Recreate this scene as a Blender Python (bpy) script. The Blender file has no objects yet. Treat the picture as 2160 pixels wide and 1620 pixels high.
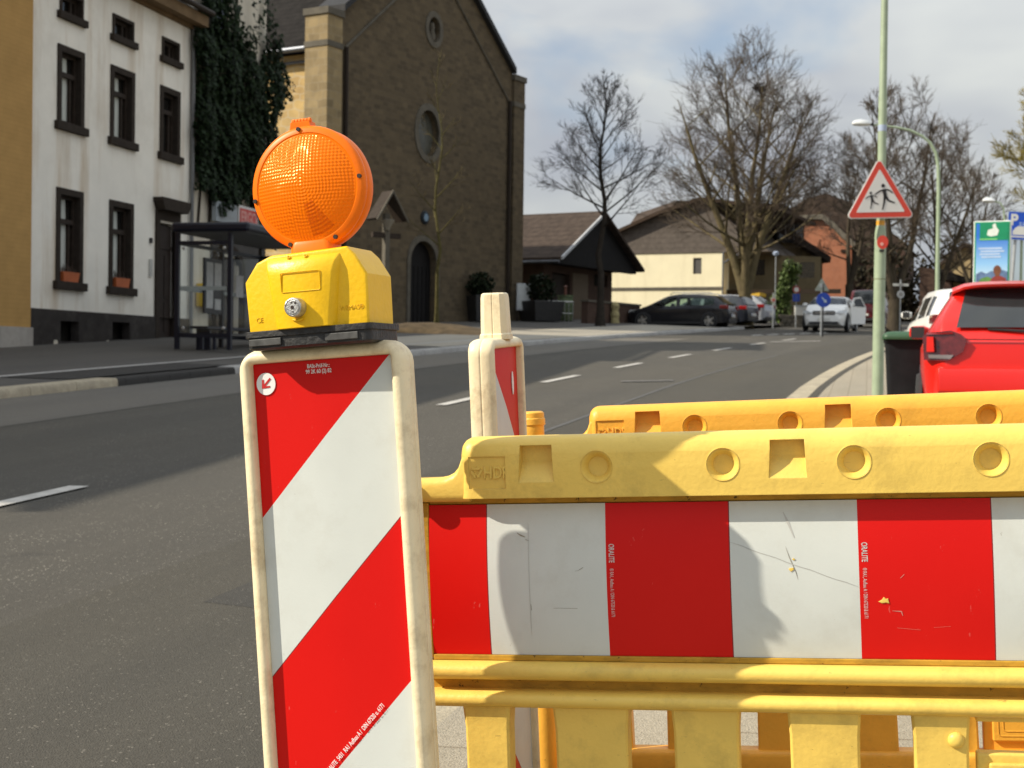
import bpy, bmesh, math, random
from mathutils import Vector, Matrix
R = math.radians
sc = bpy.context.scene
col = sc.collection

# ------------------------------------------------------------------ camera, sky, sun, exposure
CAM = Vector((0, 0, 1.36))
FPX = 3000.0                       # focal length in pixels of the 2160 px wide photograph (50 mm on 36 mm)
_p, _r = R(0.88), R(0.8)
_F = Vector((0, math.cos(_p), -math.sin(_p)))
_U0 = Vector((0, math.sin(_p), math.cos(_p)))
_R0 = Vector((1, 0, 0))
CR = _R0*math.cos(_r) + _U0*math.sin(_r)
CU = _U0*math.cos(_r) - _R0*math.sin(_r)
cd = bpy.data.cameras.new('camera'); cam = bpy.data.objects.new('camera', cd); col.objects.link(cam)
m = Matrix((CR, CU, -_F)).transposed().to_4x4(); m.translation = CAM
cam.matrix_world = m
cd.sensor_width = 36; cd.lens = 50; cd.clip_start = 0.05; cd.clip_end = 6000
cd.dof.use_dof = True; cd.dof.focus_distance = 2.45; cd.dof.aperture_fstop = 12
sc.camera = cam
sc.render.resolution_x, sc.render.resolution_y = 1024, 768
sc.view_settings.view_transform = 'Standard'; sc.view_settings.look = 'None'
sc.view_settings.exposure = 0.30; sc.view_settings.gamma = 1

SUN_AZ, SUN_EL = R(79), R(35)      # degrees to the left of straight behind the camera
SUN = Vector((-math.sin(SUN_AZ)*math.cos(SUN_EL), -math.cos(SUN_AZ)*math.cos(SUN_EL), math.sin(SUN_EL)))
sl = bpy.data.lights.new('sun', 'SUN'); sl.energy = 4.95; sl.angle = R(0.5); sl.color = (1.0, 0.91, 0.76)
so = bpy.data.objects.new('sun', sl); col.objects.link(so)
so.rotation_euler = SUN.to_track_quat('Z', 'Y').to_euler(); so.location = (-40, -20, 40)

w = bpy.data.worlds.new("World"); sc.world = w; w.use_nodes = True
nt = w.node_tree; nt.nodes.clear()
def N(nt, t, **k):
    n = nt.nodes.new(t)
    for a, b in k.items():
        if a == 'ins':
            for i, v in b.items(): n.inputs[i].default_value = v
        else: setattr(n, a, b)
    return n
out = N(nt, 'ShaderNodeOutputWorld'); bg = N(nt, 'ShaderNodeBackground', ins={1: 0.094})
sky = N(nt, 'ShaderNodeTexSky', sky_type='NISHITA', sun_disc=False, sun_elevation=SUN_EL, sun_rotation=math.atan2(SUN.x, SUN.y), altitude=150)
tc = N(nt, 'ShaderNodeTexCoord')
mp = N(nt, 'ShaderNodeMapping'); mp.inputs['Scale'].default_value = (1, 1, 1.9); mp.inputs['Location'].default_value = (3.1, 0.4, 1.7)
nz = N(nt, 'ShaderNodeTexNoise', ins={'Scale': 5.0, 'Detail': 5.0, 'Roughness': 0.5, 'Distortion': 0.25})
nz2 = N(nt, 'ShaderNodeTexNoise', ins={'Scale': 6.5, 'Detail': 3.5, 'Roughness': 0.5, 'Distortion': 0.2})
r1 = N(nt, 'ShaderNodeValToRGB'); r1.color_ramp.elements[0].position = 0.26; r1.color_ramp.elements[1].position = 0.46
r2 = N(nt, 'ShaderNodeValToRGB')
r2.color_ramp.elements[0].position = 0.36; r2.color_ramp.elements[0].color = (3.45, 3.7, 4.2, 1)
r2.color_ramp.elements[1].position = 0.70; r2.color_ramp.elements[1].color = (5.4, 5.6, 5.5, 1)
mx = N(nt, 'ShaderNodeMixRGB')
L = nt.links.new
L(tc.outputs['Generated'], mp.inputs[0]); L(mp.outputs[0], nz.inputs[0]); L(mp.outputs[0], nz2.inputs[0])
L(nz.outputs[0], r1.inputs[0]); L(nz2.outputs[0], r2.inputs[0])
L(r1.outputs[0], mx.inputs[0]); L(sky.outputs[0], mx.inputs[1]); L(r2.outputs[0], mx.inputs[2])
# an overcast sky is brighter towards the zenith
sx = N(nt, 'ShaderNodeSeparateXYZ'); L(tc.outputs['Generated'], sx.inputs[0])
zf = N(nt, 'ShaderNodeMath', operation='MULTIPLY_ADD', ins={1: 1.5, 2: 0.85}); L(sx.outputs[2], zf.inputs[0])
zc = N(nt, 'ShaderNodeMath', operation='MAXIMUM', ins={1: 0.6}); L(zf.outputs[0], zc.inputs[0])
ml = N(nt, 'ShaderNodeVectorMath', operation='SCALE'); L(mx.outputs[0], ml.inputs[0]); L(zc.outputs[0], ml.inputs['Scale'])
L(ml.outputs[0], bg.inputs[0]); L(bg.outputs[0], out.inputs[0])

# ------------------------------------------------------------------ helpers
def at(px, py, d):
    return CAM + d*(_F + CR*((px-1080)/FPX) + CU*((810-py)/FPX))
def tag(o, label=None, cat=None, group=None, kind=None):
    if label: o['label'] = label
    if cat: o['category'] = cat
    if group: o['group'] = group
    if kind: o['kind'] = kind
    return o
def thing(name, label, cat, loc=(0, 0, 0), rz=0.0, group=None, mat=None):
    o = bpy.data.objects.new(name, None); col.objects.link(o); o.empty_display_size = 0.2
    if mat is not None: o.matrix_world = mat
    else: o.location = loc; o.rotation_euler = (0, 0, rz)
    return tag(o, label, cat, group)
def copy_tree(o, parent=None):
    c = o.copy(); col.objects.link(c)
    if parent: c.parent = parent
    for ch in list(o.children): copy_tree(ch, c)
    return c

MATS = {}
def pm(name, c, rough=0.6, var=0.12, scale=6.0, bump=0.0, bscale=None, metal=0.0, bevel=0.0, dirt=None, dirt_amt=0.5, dscale=4.0,
       spec=0.5, coat=0.0, detail=5.0, sss=0.0, alpha=1.0, trans=0.0, stretch=(1, 1, 1)):
    """procedural principled material: noise-varied colour, optional dirt, bump, rounded edges"""
    if name in MATS: return MATS[name]
    mt = bpy.data.materials.new(name); mt.use_nodes = True; nt = mt.node_tree; b = nt.nodes['Principled BSDF']; L = nt.links.new
    b.inputs['Roughness'].default_value = rough; b.inputs['Metallic'].default_value = metal
    b.inputs['Specular IOR Level'].default_value = spec; b.inputs['Coat Weight'].default_value = coat
    b.inputs['Coat Roughness'].default_value = 0.06
    if trans: b.inputs['Transmission Weight'].default_value = trans
    if alpha < 1: b.inputs['Alpha'].default_value = alpha
    if sss:
        b.inputs['Subsurface Weight'].default_value = sss; b.inputs['Subsurface Radius'].default_value = (0.02, 0.012, 0.004); b.inputs['Subsurface Scale'].default_value = 0.5
    tc = N(nt, 'ShaderNodeTexCoord'); mp = N(nt, 'ShaderNodeMapping'); mp.inputs['Scale'].default_value = stretch
    L(tc.outputs['Object'], mp.inputs[0])
    nz = N(nt, 'ShaderNodeTexNoise', ins={'Scale': scale, 'Detail': detail, 'Roughness': 0.6}); L(mp.outputs[0], nz.inputs[0])
    rp = N(nt, 'ShaderNodeValToRGB'); e = rp.color_ramp.elements
    e[0].position, e[1].position = 0.3, 0.7
    e[0].color = tuple(x*(1-var) for x in c[:3])+(1,); e[1].color = tuple(min(1, x*(1+var)) for x in c[:3])+(1,)
    L(nz.outputs[0], rp.inputs[0]); co = rp.outputs[0]
    if dirt:
        n2 = N(nt, 'ShaderNodeTexNoise', ins={'Scale': dscale, 'Detail': 8.0, 'Roughness': 0.72}); L(mp.outputs[0], n2.inputs[0])
        r2 = N(nt, 'ShaderNodeValToRGB'); r2.color_ramp.elements[0].position = 0.5; r2.color_ramp.elements[1].position = 0.78
        r2.color_ramp.elements[1].color = (dirt_amt,)*3+(1,)
        mxn = N(nt, 'ShaderNodeMixRGB'); mxn.inputs[2].default_value = tuple(dirt)+(1,)
        L(n2.outputs[0], r2.inputs[0]); L(r2.outputs[0], mxn.inputs[0]); L(co, mxn.inputs[1]); co = mxn.outputs[0]
    L(co, b.inputs['Base Color'])
    nrm = None
    if bevel:
        bv = N(nt, 'ShaderNodeBevel', samples=4, ins={'Radius': bevel}); nrm = bv.outputs[0]
    if bump:
        n3 = N(nt, 'ShaderNodeTexNoise', ins={'Scale': bscale or scale*4, 'Detail': 4.0}); L(mp.outputs[0], n3.inputs[0])
        bp = N(nt, 'ShaderNodeBump', ins={'Strength': bump, 'Distance': 0.02}); L(n3.outputs[0], bp.inputs['Height'])
        if nrm: L(nrm, bp.inputs['Normal'])
        nrm = bp.outputs[0]
    if nrm: L(nrm, b.inputs['Normal'])
    mt['_c'] = 1
    MATS[name] = mt; return mt
def bsdf(mt): return mt.node_tree.nodes['Principled BSDF']
def recolour(mt, fn):
    """insert nodes between the current base colour link and the BSDF: fn(nt, coord, colour_socket) -> colour_socket"""
    nt = mt.node_tree; b = bsdf(mt); lk = b.inputs['Base Color'].links[0]; src = lk.from_socket
    tc = next(n for n in nt.nodes if n.type == 'TEX_COORD')
    nt.links.new(fn(nt, tc.outputs['Object'], src), b.inputs['Base Color'])
    return mt
def M_(nt, op, a, b=None, c=None):
    n = N(nt, 'ShaderNodeMath', operation=op)
    for i, v in enumerate((a, b, c)):
        if v is None: continue
        if isinstance(v, (int, float)): n.inputs[i].default_value = v
        else: nt.links.new(v, n.inputs[i])
    return n.outputs[0]
def mixc(nt, f, a, b):
    n = N(nt, 'ShaderNodeMixRGB')
    for i, v in enumerate((f, a, b)):
        if isinstance(v, (int, float)): n.inputs[i].default_value = v
        elif isinstance(v, tuple): n.inputs[i].default_value = v+(1,) if len(v) == 3 else v
        else: nt.links.new(v, n.inputs[i])
    return n.outputs[0]

class MB:
    def __init__(s): s.v, s.f, s.mi, s.cur = [], [], [], 0
    def add(s, vs, fs, M=None):
        o = len(s.v)
        s.v += [tuple(M @ Vector(v)) for v in vs] if M is not None else [tuple(v) for v in vs]
        for f in fs: s.f.append([i+o for i in f]); s.mi.append(s.cur)
        return s
    def box(s, x0, x1, y0, y1, z0, z1, M=None):
        vs = [(x, y, z) for x in (x0, x1) for y in (y0, y1) for z in (z0, z1)]
        return s.add(vs, [(0, 1, 3, 2), (4, 6, 7, 5), (0, 4, 5, 1), (2, 3, 7, 6), (0, 2, 6, 4), (1, 5, 7, 3)], M)
    def prism(s, poly, y0, y1, M=None, caps=True):
        """polygon of (x,z) extruded along y"""
        n = len(poly); a = sum(poly[i][0]*poly[(i+1) % n][1]-poly[(i+1) % n][0]*poly[i][1] for i in range(n))
        if a < 0: poly = poly[::-1]
        vs = [(x, y0, z) for x, z in poly]+[(x, y1, z) for x, z in poly]
        fs = [(i, i+n, (i+1) % n+n, (i+1) % n) for i in range(n)]
        fs = [f[::-1] for f in fs]
        fs = [(i, (i+1) % n, (i+1) % n+n, i+n)[::-1] for i in range(n)]
        if caps: fs += [tuple(range(n)), tuple(range(2*n-1, n-1, -1))]
        return s.add(vs, fs, M)
    def loops(s, loops, cap0=True, cap1=True, closed=True, M=None):
        n = len(loops[0]); vs = [p for lp in loops for p in lp]; fs = []
        for k in range(len(loops)-1):
            for i in range(n if closed else n-1):
                j = (i+1) % n; fs.append((k*n+i, k*n+j, (k+1)*n+j, (k+1)*n+i))
        if cap0: fs.append(tuple(range(n-1, -1, -1)))
        if cap1: fs.append(tuple((len(loops)-1)*n+i for i in range(n)))
        return s.add(vs, fs, M)
    def tube(s, pts, rad, n=8, M=None, caps=True):
        pts = [Vector(p) for p in pts]; rad = rad if isinstance(rad, (list, tuple)) else [rad]*len(pts)
        lps = []; a = None
        for i, p in enumerate(pts):
            d = (pts[min(i+1, len(pts)-1)]-pts[max(i-1, 0)]).normalized()
            if a is None: a = d.orthogonal().normalized()
            a = (a-d*a.dot(d)).normalized(); b = d.cross(a)
            lps.append([p+(a*math.cos(2*math.pi*k/n)+b*math.sin(2*math.pi*k/n))*rad[i] for k in range(n)])
        return s.loops(lps, caps, caps, True, M)
    def lathe(s, prof, n=32, M=None, cap=True):
        """profile of (r, z) turned about z"""
        lps = [[(r*math.cos(2*math.pi*k/n), r*math.sin(2*math.pi*k/n), z) for k in range(n)] for r, z in prof]
        return s.loops(lps, cap, cap, True, M)
    def build(s, name, mats, parent=None, smooth=None, bevel=None, fix=True):
        me = bpy.data.meshes.new(name); me.from_pydata(s.v, [], s.f)
        mats = mats if isinstance(mats, (list, tuple)) else [mats]
        for mt in mats: me.materials.append(mt)
        if len(mats) > 1: me.polygons.foreach_set('material_index', s.mi)
        if fix:
            bm = bmesh.new(); bm.from_mesh(me); bmesh.ops.recalc_face_normals(bm, faces=bm.faces); bm.to_mesh(me); bm.free()
        if smooth is not None:
            me.polygons.foreach_set('use_smooth', [True]*len(me.polygons)); me.set_sharp_from_angle(angle=R(smooth))
        me.update()
        o = bpy.data.objects.new(name, me); col.objects.link(o)
        if parent: o.parent = parent
        if bevel:
            bv = o.modifiers.new('bevel', 'BEVEL'); bv.width = bevel; bv.segments = 2; bv.limit_method = 'ANGLE'; bv.angle_limit = R(35); bv.harden_normals = smooth is not None
        return o
def boolean(o, cutter_mb, op='DIFFERENCE', smooth=30):
    c = cutter_mb.build('cutter', o.data.materials[0], o.parent, fix=True)
    bm = bmesh.new(); bm.from_mesh(o.data); bmesh.ops.recalc_face_normals(bm, faces=bm.faces); bm.to_mesh(o.data); bm.free()
    md = o.modifiers.new('b', 'BOOLEAN'); md.object = c; md.operation = op; md.solver = 'EXACT'; md.use_self = False
    bpy.context.view_layer.update()
    dg = bpy.context.evaluated_depsgraph_get(); dg.update()
    me = bpy.data.meshes.new_from_object(o.evaluated_get(dg)); me.name = o.name
    o.modifiers.clear(); o.data = me
    bpy.data.objects.remove(c)
    me.polygons.foreach_set('use_smooth', [True]*len(me.polygons)); me.set_sharp_from_angle(angle=R(smooth)); me.update()
def text(name, body, size, mt, parent, M, extrude=0.0004, align='LEFT', sx=1.0, bold=0.0):
    cu = bpy.data.curves.new('t', 'FONT'); cu.body = body; cu.size = size; cu.extrude = extrude; cu.align_x = align; cu.offset = bold
    t = bpy.data.objects.new('t', cu); col.objects.link(t); bpy.context.view_layer.update()
    me = bpy.data.meshes.new_from_object(t.evaluated_get(bpy.context.evaluated_depsgraph_get())); bpy.data.objects.remove(t)
    me.name = name; me.materials.clear(); me.materials.append(mt)
    o = bpy.data.objects.new(name, me); col.objects.link(o); o.parent = parent
    me.transform(M @ Matrix.Diagonal((sx, 1, 1, 1)))
    return o
def T(x, y, z): return Matrix.Translation((x, y, z))
def RX(a): return Matrix.Rotation(R(a), 4, 'X')
def RY(a): return Matrix.Rotation(R(a), 4, 'Y')
def RZ(a): return Matrix.Rotation(R(a), 4, 'Z')
FRONT = RX(90)                      # text lying in xy -> standing in xz, read from -y
def rrect(x0, x1, z0, z1, r, n=5):
    pts = []
    for cx, cz, a in ((x1-r, z1-r, 0), (x0+r, z1-r, 90), (x0+r, z0+r, 180), (x1-r, z0+r, 270)):
        for k in range(n+1):
            t = R(a+90*k/n); pts.append((cx+r*math.cos(t), cz+r*math.sin(t)))
    return pts
def circle(cx, cz, r, n=24, rz=None):
    return [(cx+r*math.cos(2*math.pi*k/n), cz+(rz or r)*math.sin(2*math.pi*k/n)) for k in range(n)]
def interp(tab, x):
    if x <= tab[0][0]: return tab[0][1]
    for (a, b), (c, d) in zip(tab, tab[1:]):
        if x <= c: return b+(d-b)*(x-a)/(c-a)
    return tab[-1][1]
def smoothin(tab, x, h=0.06):
    return (interp(tab, x-h)+2*interp(tab, x)+interp(tab, x+h))/4

# ------------------------------------------------------------------ terrain
SL = 0.047
def gz(y):
    if y < -20: return SL*-20
    if y < 85: return SL*y
    if y < 140: return SL*85+SL*((y-85)-(y-85)**2/110)
    return SL*85+SL*27.5
def lane(y):
    if y < 21: return -3.1+0.276*(y-9.25)
    if y < 75: return 0.14+0.29*(y-21)+0.002*(y-21)**2
    return lane(74.99)+0.5*(y-75)
def kr(y): return lane(y)+4.06-0.05*max(0, min(1, (13-y)/10))      # right kerb
def kl(y): return lane(y)-5.4       # left kerb
def zright(x, y):
    d = max(0, (x-kr(y))*0.96); f = max(0.12, min(1, (9.5-y)/4))   # kerb dropped along the parking strip
    return gz(y)+0.04+0.06*f+(0.045*min(d, 2.2)+0.006*max(0, d-2.2))*f
def zleft(x, y):
    d = max(0, (kl(y)-x)*0.96)
    return gz(y)+0.12+0.02*min(d, 8)
def ground(x, y):
    if x > kr(y): return zright(x, y)
    if x < kl(y): return zleft(x, y)
    return gz(y)
def strip(name, fl, fr, zf, mt, y0, y1, step=0.8, nx=1, dz=0.0):
    mb = MB(); ys = [y0+(y1-y0)*i/max(1, int((y1-y0)/step)) for i in range(max(1, int((y1-y0)/step))+1)]
    for y in ys:
        for k in range(nx+1):
            x = fl(y)+(fr(y)-fl(y))*k/nx; mb.v.append((x, y, zf(x, y)+dz))
    for i in range(len(ys)-1):
        for k in range(nx):
            a = i*(nx+1)+k; mb.f.append([a, a+1, a+nx+2, a+nx+1]); mb.mi.append(0)
    o = mb.build(name, mt, smooth=60); return tag(o, kind='structure')
# ------------------------------------------------------------------ ground, road, pavements
def asphalt(name, c, speck=0.5, stain=0.35, rough=0.85, size=90):
    mt = pm(name, c, rough=rough, var=0.22, scale=55, bump=0.5, bscale=160, spec=0.25, dirt=tuple(x*0.62 for x in c), dirt_amt=stain, dscale=0.5)
    def fn(nt, co, src):
        v = N(nt, 'ShaderNodeTexVoronoi', ins={'Scale': float(size), 'Randomness': 1.0}); nt.links.new(co, v.inputs[0])
        sep = N(nt, 'ShaderNodeSeparateColor'); nt.links.new(v.outputs['Color'], sep.inputs[0])
        big = M_(nt, 'GREATER_THAN', sep.outputs[0], 0.92); near = M_(nt, 'LESS_THAN', v.outputs['Distance'], 0.4)
        n9 = N(nt, 'ShaderNodeTexNoise', ins={'Scale': 1.6, 'Detail': 4.0, 'Roughness': 0.7}); nt.links.new(co, n9.inputs[0])
        pr = N(nt, 'ShaderNodeValToRGB'); pr.color_ramp.elements[0].position = 0.34; pr.color_ramp.elements[1].position = 0.62; nt.links.new(n9.outputs[0], pr.inputs[0])
        f = M_(nt, 'MULTIPLY', M_(nt, 'MULTIPLY', M_(nt, 'MULTIPLY', big, near), speck), pr.outputs[0])
        c1 = mixc(nt, f, src, (0.50, 0.46, 0.39))
        dk = M_(nt, 'MULTIPLY', M_(nt, 'MULTIPLY', M_(nt, 'LESS_THAN', sep.outputs[1], 0.16), near), 0.55)
        c2 = mixc(nt, dk, c1, tuple(x*0.4 for x in c))
        n = N(nt, 'ShaderNodeTexNoise', ins={'Scale': 0.22, 'Detail': 3.0}); nt.links.new(co, n.inputs[0])
        c3 = mixc(nt, M_(nt, 'MULTIPLY', n.outputs[0], 0.6), c2, (c[0]*1.45, c[1]*1.28, c[2]*1.0))
        # wheel-polished lanes and old stains drawn out along the street
        mp = N(nt, 'ShaderNodeMapping'); mp.inputs['Rotation'].default_value = (0, 0, R(15.5)); nt.links.new(co, mp.inputs[0])
        m2 = N(nt, 'ShaderNodeMapping'); m2.inputs['Scale'].default_value = (1.1, 0.045, 1); nt.links.new(mp.outputs[0], m2.inputs[0])
        n2 = N(nt, 'ShaderNodeTexNoise', ins={'Scale': 1.3, 'Detail': 5.0, 'Roughness': 0.6}); nt.links.new(m2.outputs[0], n2.inputs[0])
        rr = N(nt, 'ShaderNodeValToRGB'); rr.color_ramp.elements[0].position = 0.42; rr.color_ramp.elements[1].position = 0.62; nt.links.new(n2.outputs[0], rr.inputs[0])
        c4 = mixc(nt, M_(nt, 'MULTIPLY', rr.outputs[0], 0.24), c3, tuple(q*0.62 for q in c))
        n5 = N(nt, 'ShaderNodeTexNoise', ins={'Scale': 1.7, 'Detail': 7.0, 'Roughness': 0.7}); nt.links.new(co, n5.inputs[0])
        return mixc(nt, M_(nt, 'MULTIPLY', M_(nt, 'GREATER_THAN', n5.outputs[0], 0.66), 0.30), c4, tuple(q*0.55 for q in c))
    return recolour(mt, fn)
A_OLD = asphalt('asphalt_old', (0.070, 0.067, 0.060), speck=1.0)
A_NEW = asphalt('asphalt_new', (0.064, 0.061, 0.053), stain=0.3)
A_DARK = asphalt('asphalt_patch', (0.052, 0.051, 0.048))
CONC = asphalt('concrete_lane', (0.125, 0.12, 0.11), speck=0.25, stain=0.4)
PAVE_L = asphalt('pavement_grey', (0.080, 0.078, 0.076), speck=0.2)
EARTH = asphalt('earth', (0.13, 0.12, 0.09), speck=0.1)
KERB = pm('kerb_stone', (0.36, 0.31, 0.22), rough=0.85, var=0.2, scale=9, bump=0.4, bscale=60, dirt=(0.16, 0.14, 0.11), dirt_amt=0.7, dscale=2.0)
KERB_L = pm('kerb_concrete', (0.34, 0.33, 0.31), rough=0.85, var=0.15, scale=9, bump=0.3, bscale=60, dirt=(0.14, 0.13, 0.12), dirt_amt=0.7, dscale=1.5)
PAINT = pm('road_paint', (0.46, 0.44, 0.40), rough=0.7, var=0.12, scale=14, bump=0.2, bscale=90, dirt=(0.2, 0.19, 0.17), dirt_amt=0.75, dscale=5)
SEAM = pm('seam_bitumen', (0.074, 0.072, 0.067), rough=0.8, var=0.3, scale=20)
SLAB = asphalt('pavement_slab', (0.30, 0.275, 0.225), speck=0.55, stain=0.35, size=120)
def slabs(nt, co, src):
    rot = N(nt, 'ShaderNodeMapping'); rot.inputs['Rotation'].default_value = (0, 0, R(-76)); nt.links.new(co, rot.inputs[0])
    b = N(nt, 'ShaderNodeTexBrick', ins={'Scale': 1.0, 'Mortar Size': 0.006, 'Brick Width': 0.5, 'Row Height': 0.25}); nt.links.new(rot.outputs[0], b.inputs[0])
    b.inputs['Color1'].default_value = (1, 1, 1, 1); b.inputs['Color2'].default_value = (0.94, 0.94, 0.93, 1); b.inputs['Mortar'].default_value = (0.68, 0.64, 0.6, 1)
    n = N(nt, 'ShaderNodeMixRGB', blend_type='MULTIPLY', ins={0: 1.0}); nt.links.new(src, n.inputs[1]); nt.links.new(b.outputs[0], n.inputs[2])
    return n.outputs[0]
recolour(SLAB, slabs)
PAVE_R = asphalt('pavement_light', (0.30, 0.285, 0.25), speck=0.5, stain=0.35, size=110)

# one ground sheet out to the horizon, a little below the paved strips
mb = MB(); xs = [-2000, -600, -200, -100, -60, -30, -15, 0, 15, 30, 60, 100, 200, 600, 2000]
ys = [-2000, -500, -100, -40, -20, 0, 20, 40, 60, 75, 85, 92, 100, 110, 120, 130, 140, 200, 400, 1000, 3000]
for y in ys:
    for x in xs: mb.v.append((x, y, gz(y)-0.10))
for i in range(len(ys)-1):
    for j in range(len(xs)-1):
        a = i*len(xs)+j; mb.f.append([a, a+1, a+len(xs)+1, a+len(xs)]); mb.mi.append(0)
tag(mb.build('ground', EARTH), kind='structure')
Z0 = lambda x, y: gz(y)
strip('road', lambda y: kl(y)-0.05, lambda y: kr(y)+0.05, Z0, A_OLD, -25, 135, 0.8, 6)
strip('road_concrete_lane', lambda y: kl(y), lambda y: lane(y)-3.05-0.25*math.sin((y-6)/14), Z0, CONC, -20, 47, 0.8, 2, 0.004)
strip('road_asphalt_patch', lambda y: lane(y)+2.05, lambda y: kr(y)+0.02, Z0, A_NEW, -25, 60, 0.8, 2, 0.004)
strip('road_seam', lambda y: lane(y)+2.03, lambda y: lane(y)+2.09, Z0, SEAM, 12, 34, 0.8, 1, 0.008)
# small dark repair patch near the beacon
a = [at(430, 1268, 1), at(560, 1222, 1), at(700, 1268, 1), at(560, 1290, 1)]
def hit(px, py, z0=0.0):
    d = (at(px, py, 1)-CAM); t = (CAM.z-z0)/(SL*d.y-d.z); return CAM+d*t
mb = MB(); pts = [hit(428, 1272), hit(560, 1216), hit(690, 1240), hit(600, 1292)]
mb.add([(p.x, p.y, gz(p.y)+0.0052) for p in pts], [(0, 1, 2, 3)])
tag(mb.build('road_repair_patch', A_DARK, fix=False), kind='structure')
# lane dashes: one object per dash
k = 0
for i in range(-2, 9):
    y0 = 7.65+4.85*i
    if i == -2: continue
    o = strip('lane_dash', lambda y: lane(y)-0.07, lambda y: lane(y)+0.07, Z0, PAINT, y0, y0+2.1, 0.5, 1, 0.012); o.name = 'lane_dash'
for (px0, px1, py, wd) in ((1310, 1420, 806, 0.12), (1625, 1730, 722, 0.14)):
    p, q = hit(px0, py), hit(px1, py-2)
    mb = MB(); mb.add([(p.x, p.y-wd, gz(p.y-wd)+0.013), (q.x, q.y-wd, gz(q.y-wd)+0.013), (q.x, q.y+wd, gz(q.y+wd)+0.013), (p.x, p.y+wd, gz(p.y+wd)+0.013)], [(0, 1, 2, 3)])
    tag(mb.build('worn_road_marking', PAINT if px0 > 1500 else pm('worn_paint', (.13, .125, .115), rough=.8, var=.4, scale=12), fix=False), kind='structure')
# give-way line across the side street by the parked cars
mb = MB()
for i in range(7):
    p, q = hit(1585+34*i, 708-1.2*i), hit(1608+34*i, 707-1.2*i)
    mb.add([(p.x, p.y-.3, gz(p.y-.3)+.013), (q.x, q.y-.3, gz(q.y-.3)+.013), (q.x, q.y+.3, gz(q.y+.3)+.013), (p.x, p.y+.3, gz(p.y+.3)+.013)], [(0, 1, 2, 3)])
tag(mb.build('give_way_marking', PAINT, fix=False), kind='structure')

# right pavement + kerb
def kerb_mesh(name, fn, side, y0, y1, wd, hfun, mt, step=1.0):
    """real kerb step: road face, rounded arris, top; stones of about one metre with small gaps"""
    mb = MB(); y = y0
    while y < y1:
        ye = y+step-0.012
        ring = []
        for yy in (y, ye):
            x = fn(yy); s = side; h = hfun(yy); g = gz(yy)
            ring.append([(x, yy, g-0.02), (x+s*0.006, yy, g+h-0.03), (x+s*0.03, yy, g+h), (x+s*wd, yy, g+h+0.002), (x+s*wd, yy, g-0.02)])
        mb.loops(ring); y += step
    return tag(mb.build(name, mt, smooth=40), kind='structure')
kerb_mesh('kerb', kr, 1, -8, 60, 0.30, lambda y: 0.04+0.06*max(0.12, min(1, (9.5-y)/4)), KERB)
mb = MB(); offs = [0.30, 0.6, 1.1, 1.6, 2.2, 2.6, 5, 10, 20, 40]; ys = [-20+0.7*i for i in range(180)]
for y in ys:
    for f in offs: x = kr(y)+f; mb.v.append((x, y, zright(x, y)-0.004))
def gridfaces(mb, ny, nx):
    for i in range(ny-1):
        for j in range(nx-1):
            a = i*nx+j; mb.f.append([a, a+1, a+nx+1, a+nx]); mb.mi.append(0)
gridfaces(mb, len(ys), len(offs)); tag(mb.build('pavement', SLAB, smooth=60), kind='structure')
strip('pavement_gutter', lambda y: kr(y)+0.30, lambda y: kr(y)+0.42, lambda x, y: zright(x, y), A_NEW, 9, 55, 0.8, 1, 0.002)

# left pavement, kerb with a lowered drive, pale line of edging stones
def hl(y): return 0.12
kerb_mesh('kerb_across_the_road', kl, -1, 2, 19.6, 0.32, hl, KERB)
RAMP = asphalt('asphalt_ramp', (0.036, 0.035, 0.034), speck=0.1)
kerb_mesh('kerb_at_driveway', kl, -1, 19.6, 23.4, 0.32, lambda y: 0.11, RAMP, step=0.6)
strip('pavement_ramp', lambda y: kl(y)-1.26, lambda y: kl(y)-0.30, zleft, RAMP, 19.4, 23.8, 0.5, 1, 0.006)
kerb_mesh('kerb_by_church', kl, -1, 23.4, 62, 0.30, hl, KERB_L)
def zl2(x, y):
    d = (kl(y)-x)*0.96
    f = max(0, 1-d/1.25) if 19.4 < y < 24.3 else 0
    return zleft(x, y)-(0.12-hl(y))*f
mb = MB(); offs = [-0.30, -0.8, -1.3, -2.5, -5, -7.2, -9, -14, -30]; ys = [-10+0.7*i for i in range(150)]
for y in ys:
    for f in offs: x = kl(y)+f; mb.v.append((x, y, zl2(x, y)-0.004))
gridfaces(mb, len(ys), len(offs)); tag(mb.build('pavement_by_houses', PAVE_L, smooth=60), kind='structure')
strip('pavement_edging', lambda y: kl(y)-1.44, lambda y: kl(y)-1.28, zleft, KERB_L, -4, 44, 0.8, 1, 0.006)
strip('pavement_light_strip', lambda y: kl(y)-3.6, lambda y: kl(y)-0.32, zleft, PAVE_R, 33.5, 60, 0.8, 2, 0.004)
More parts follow.
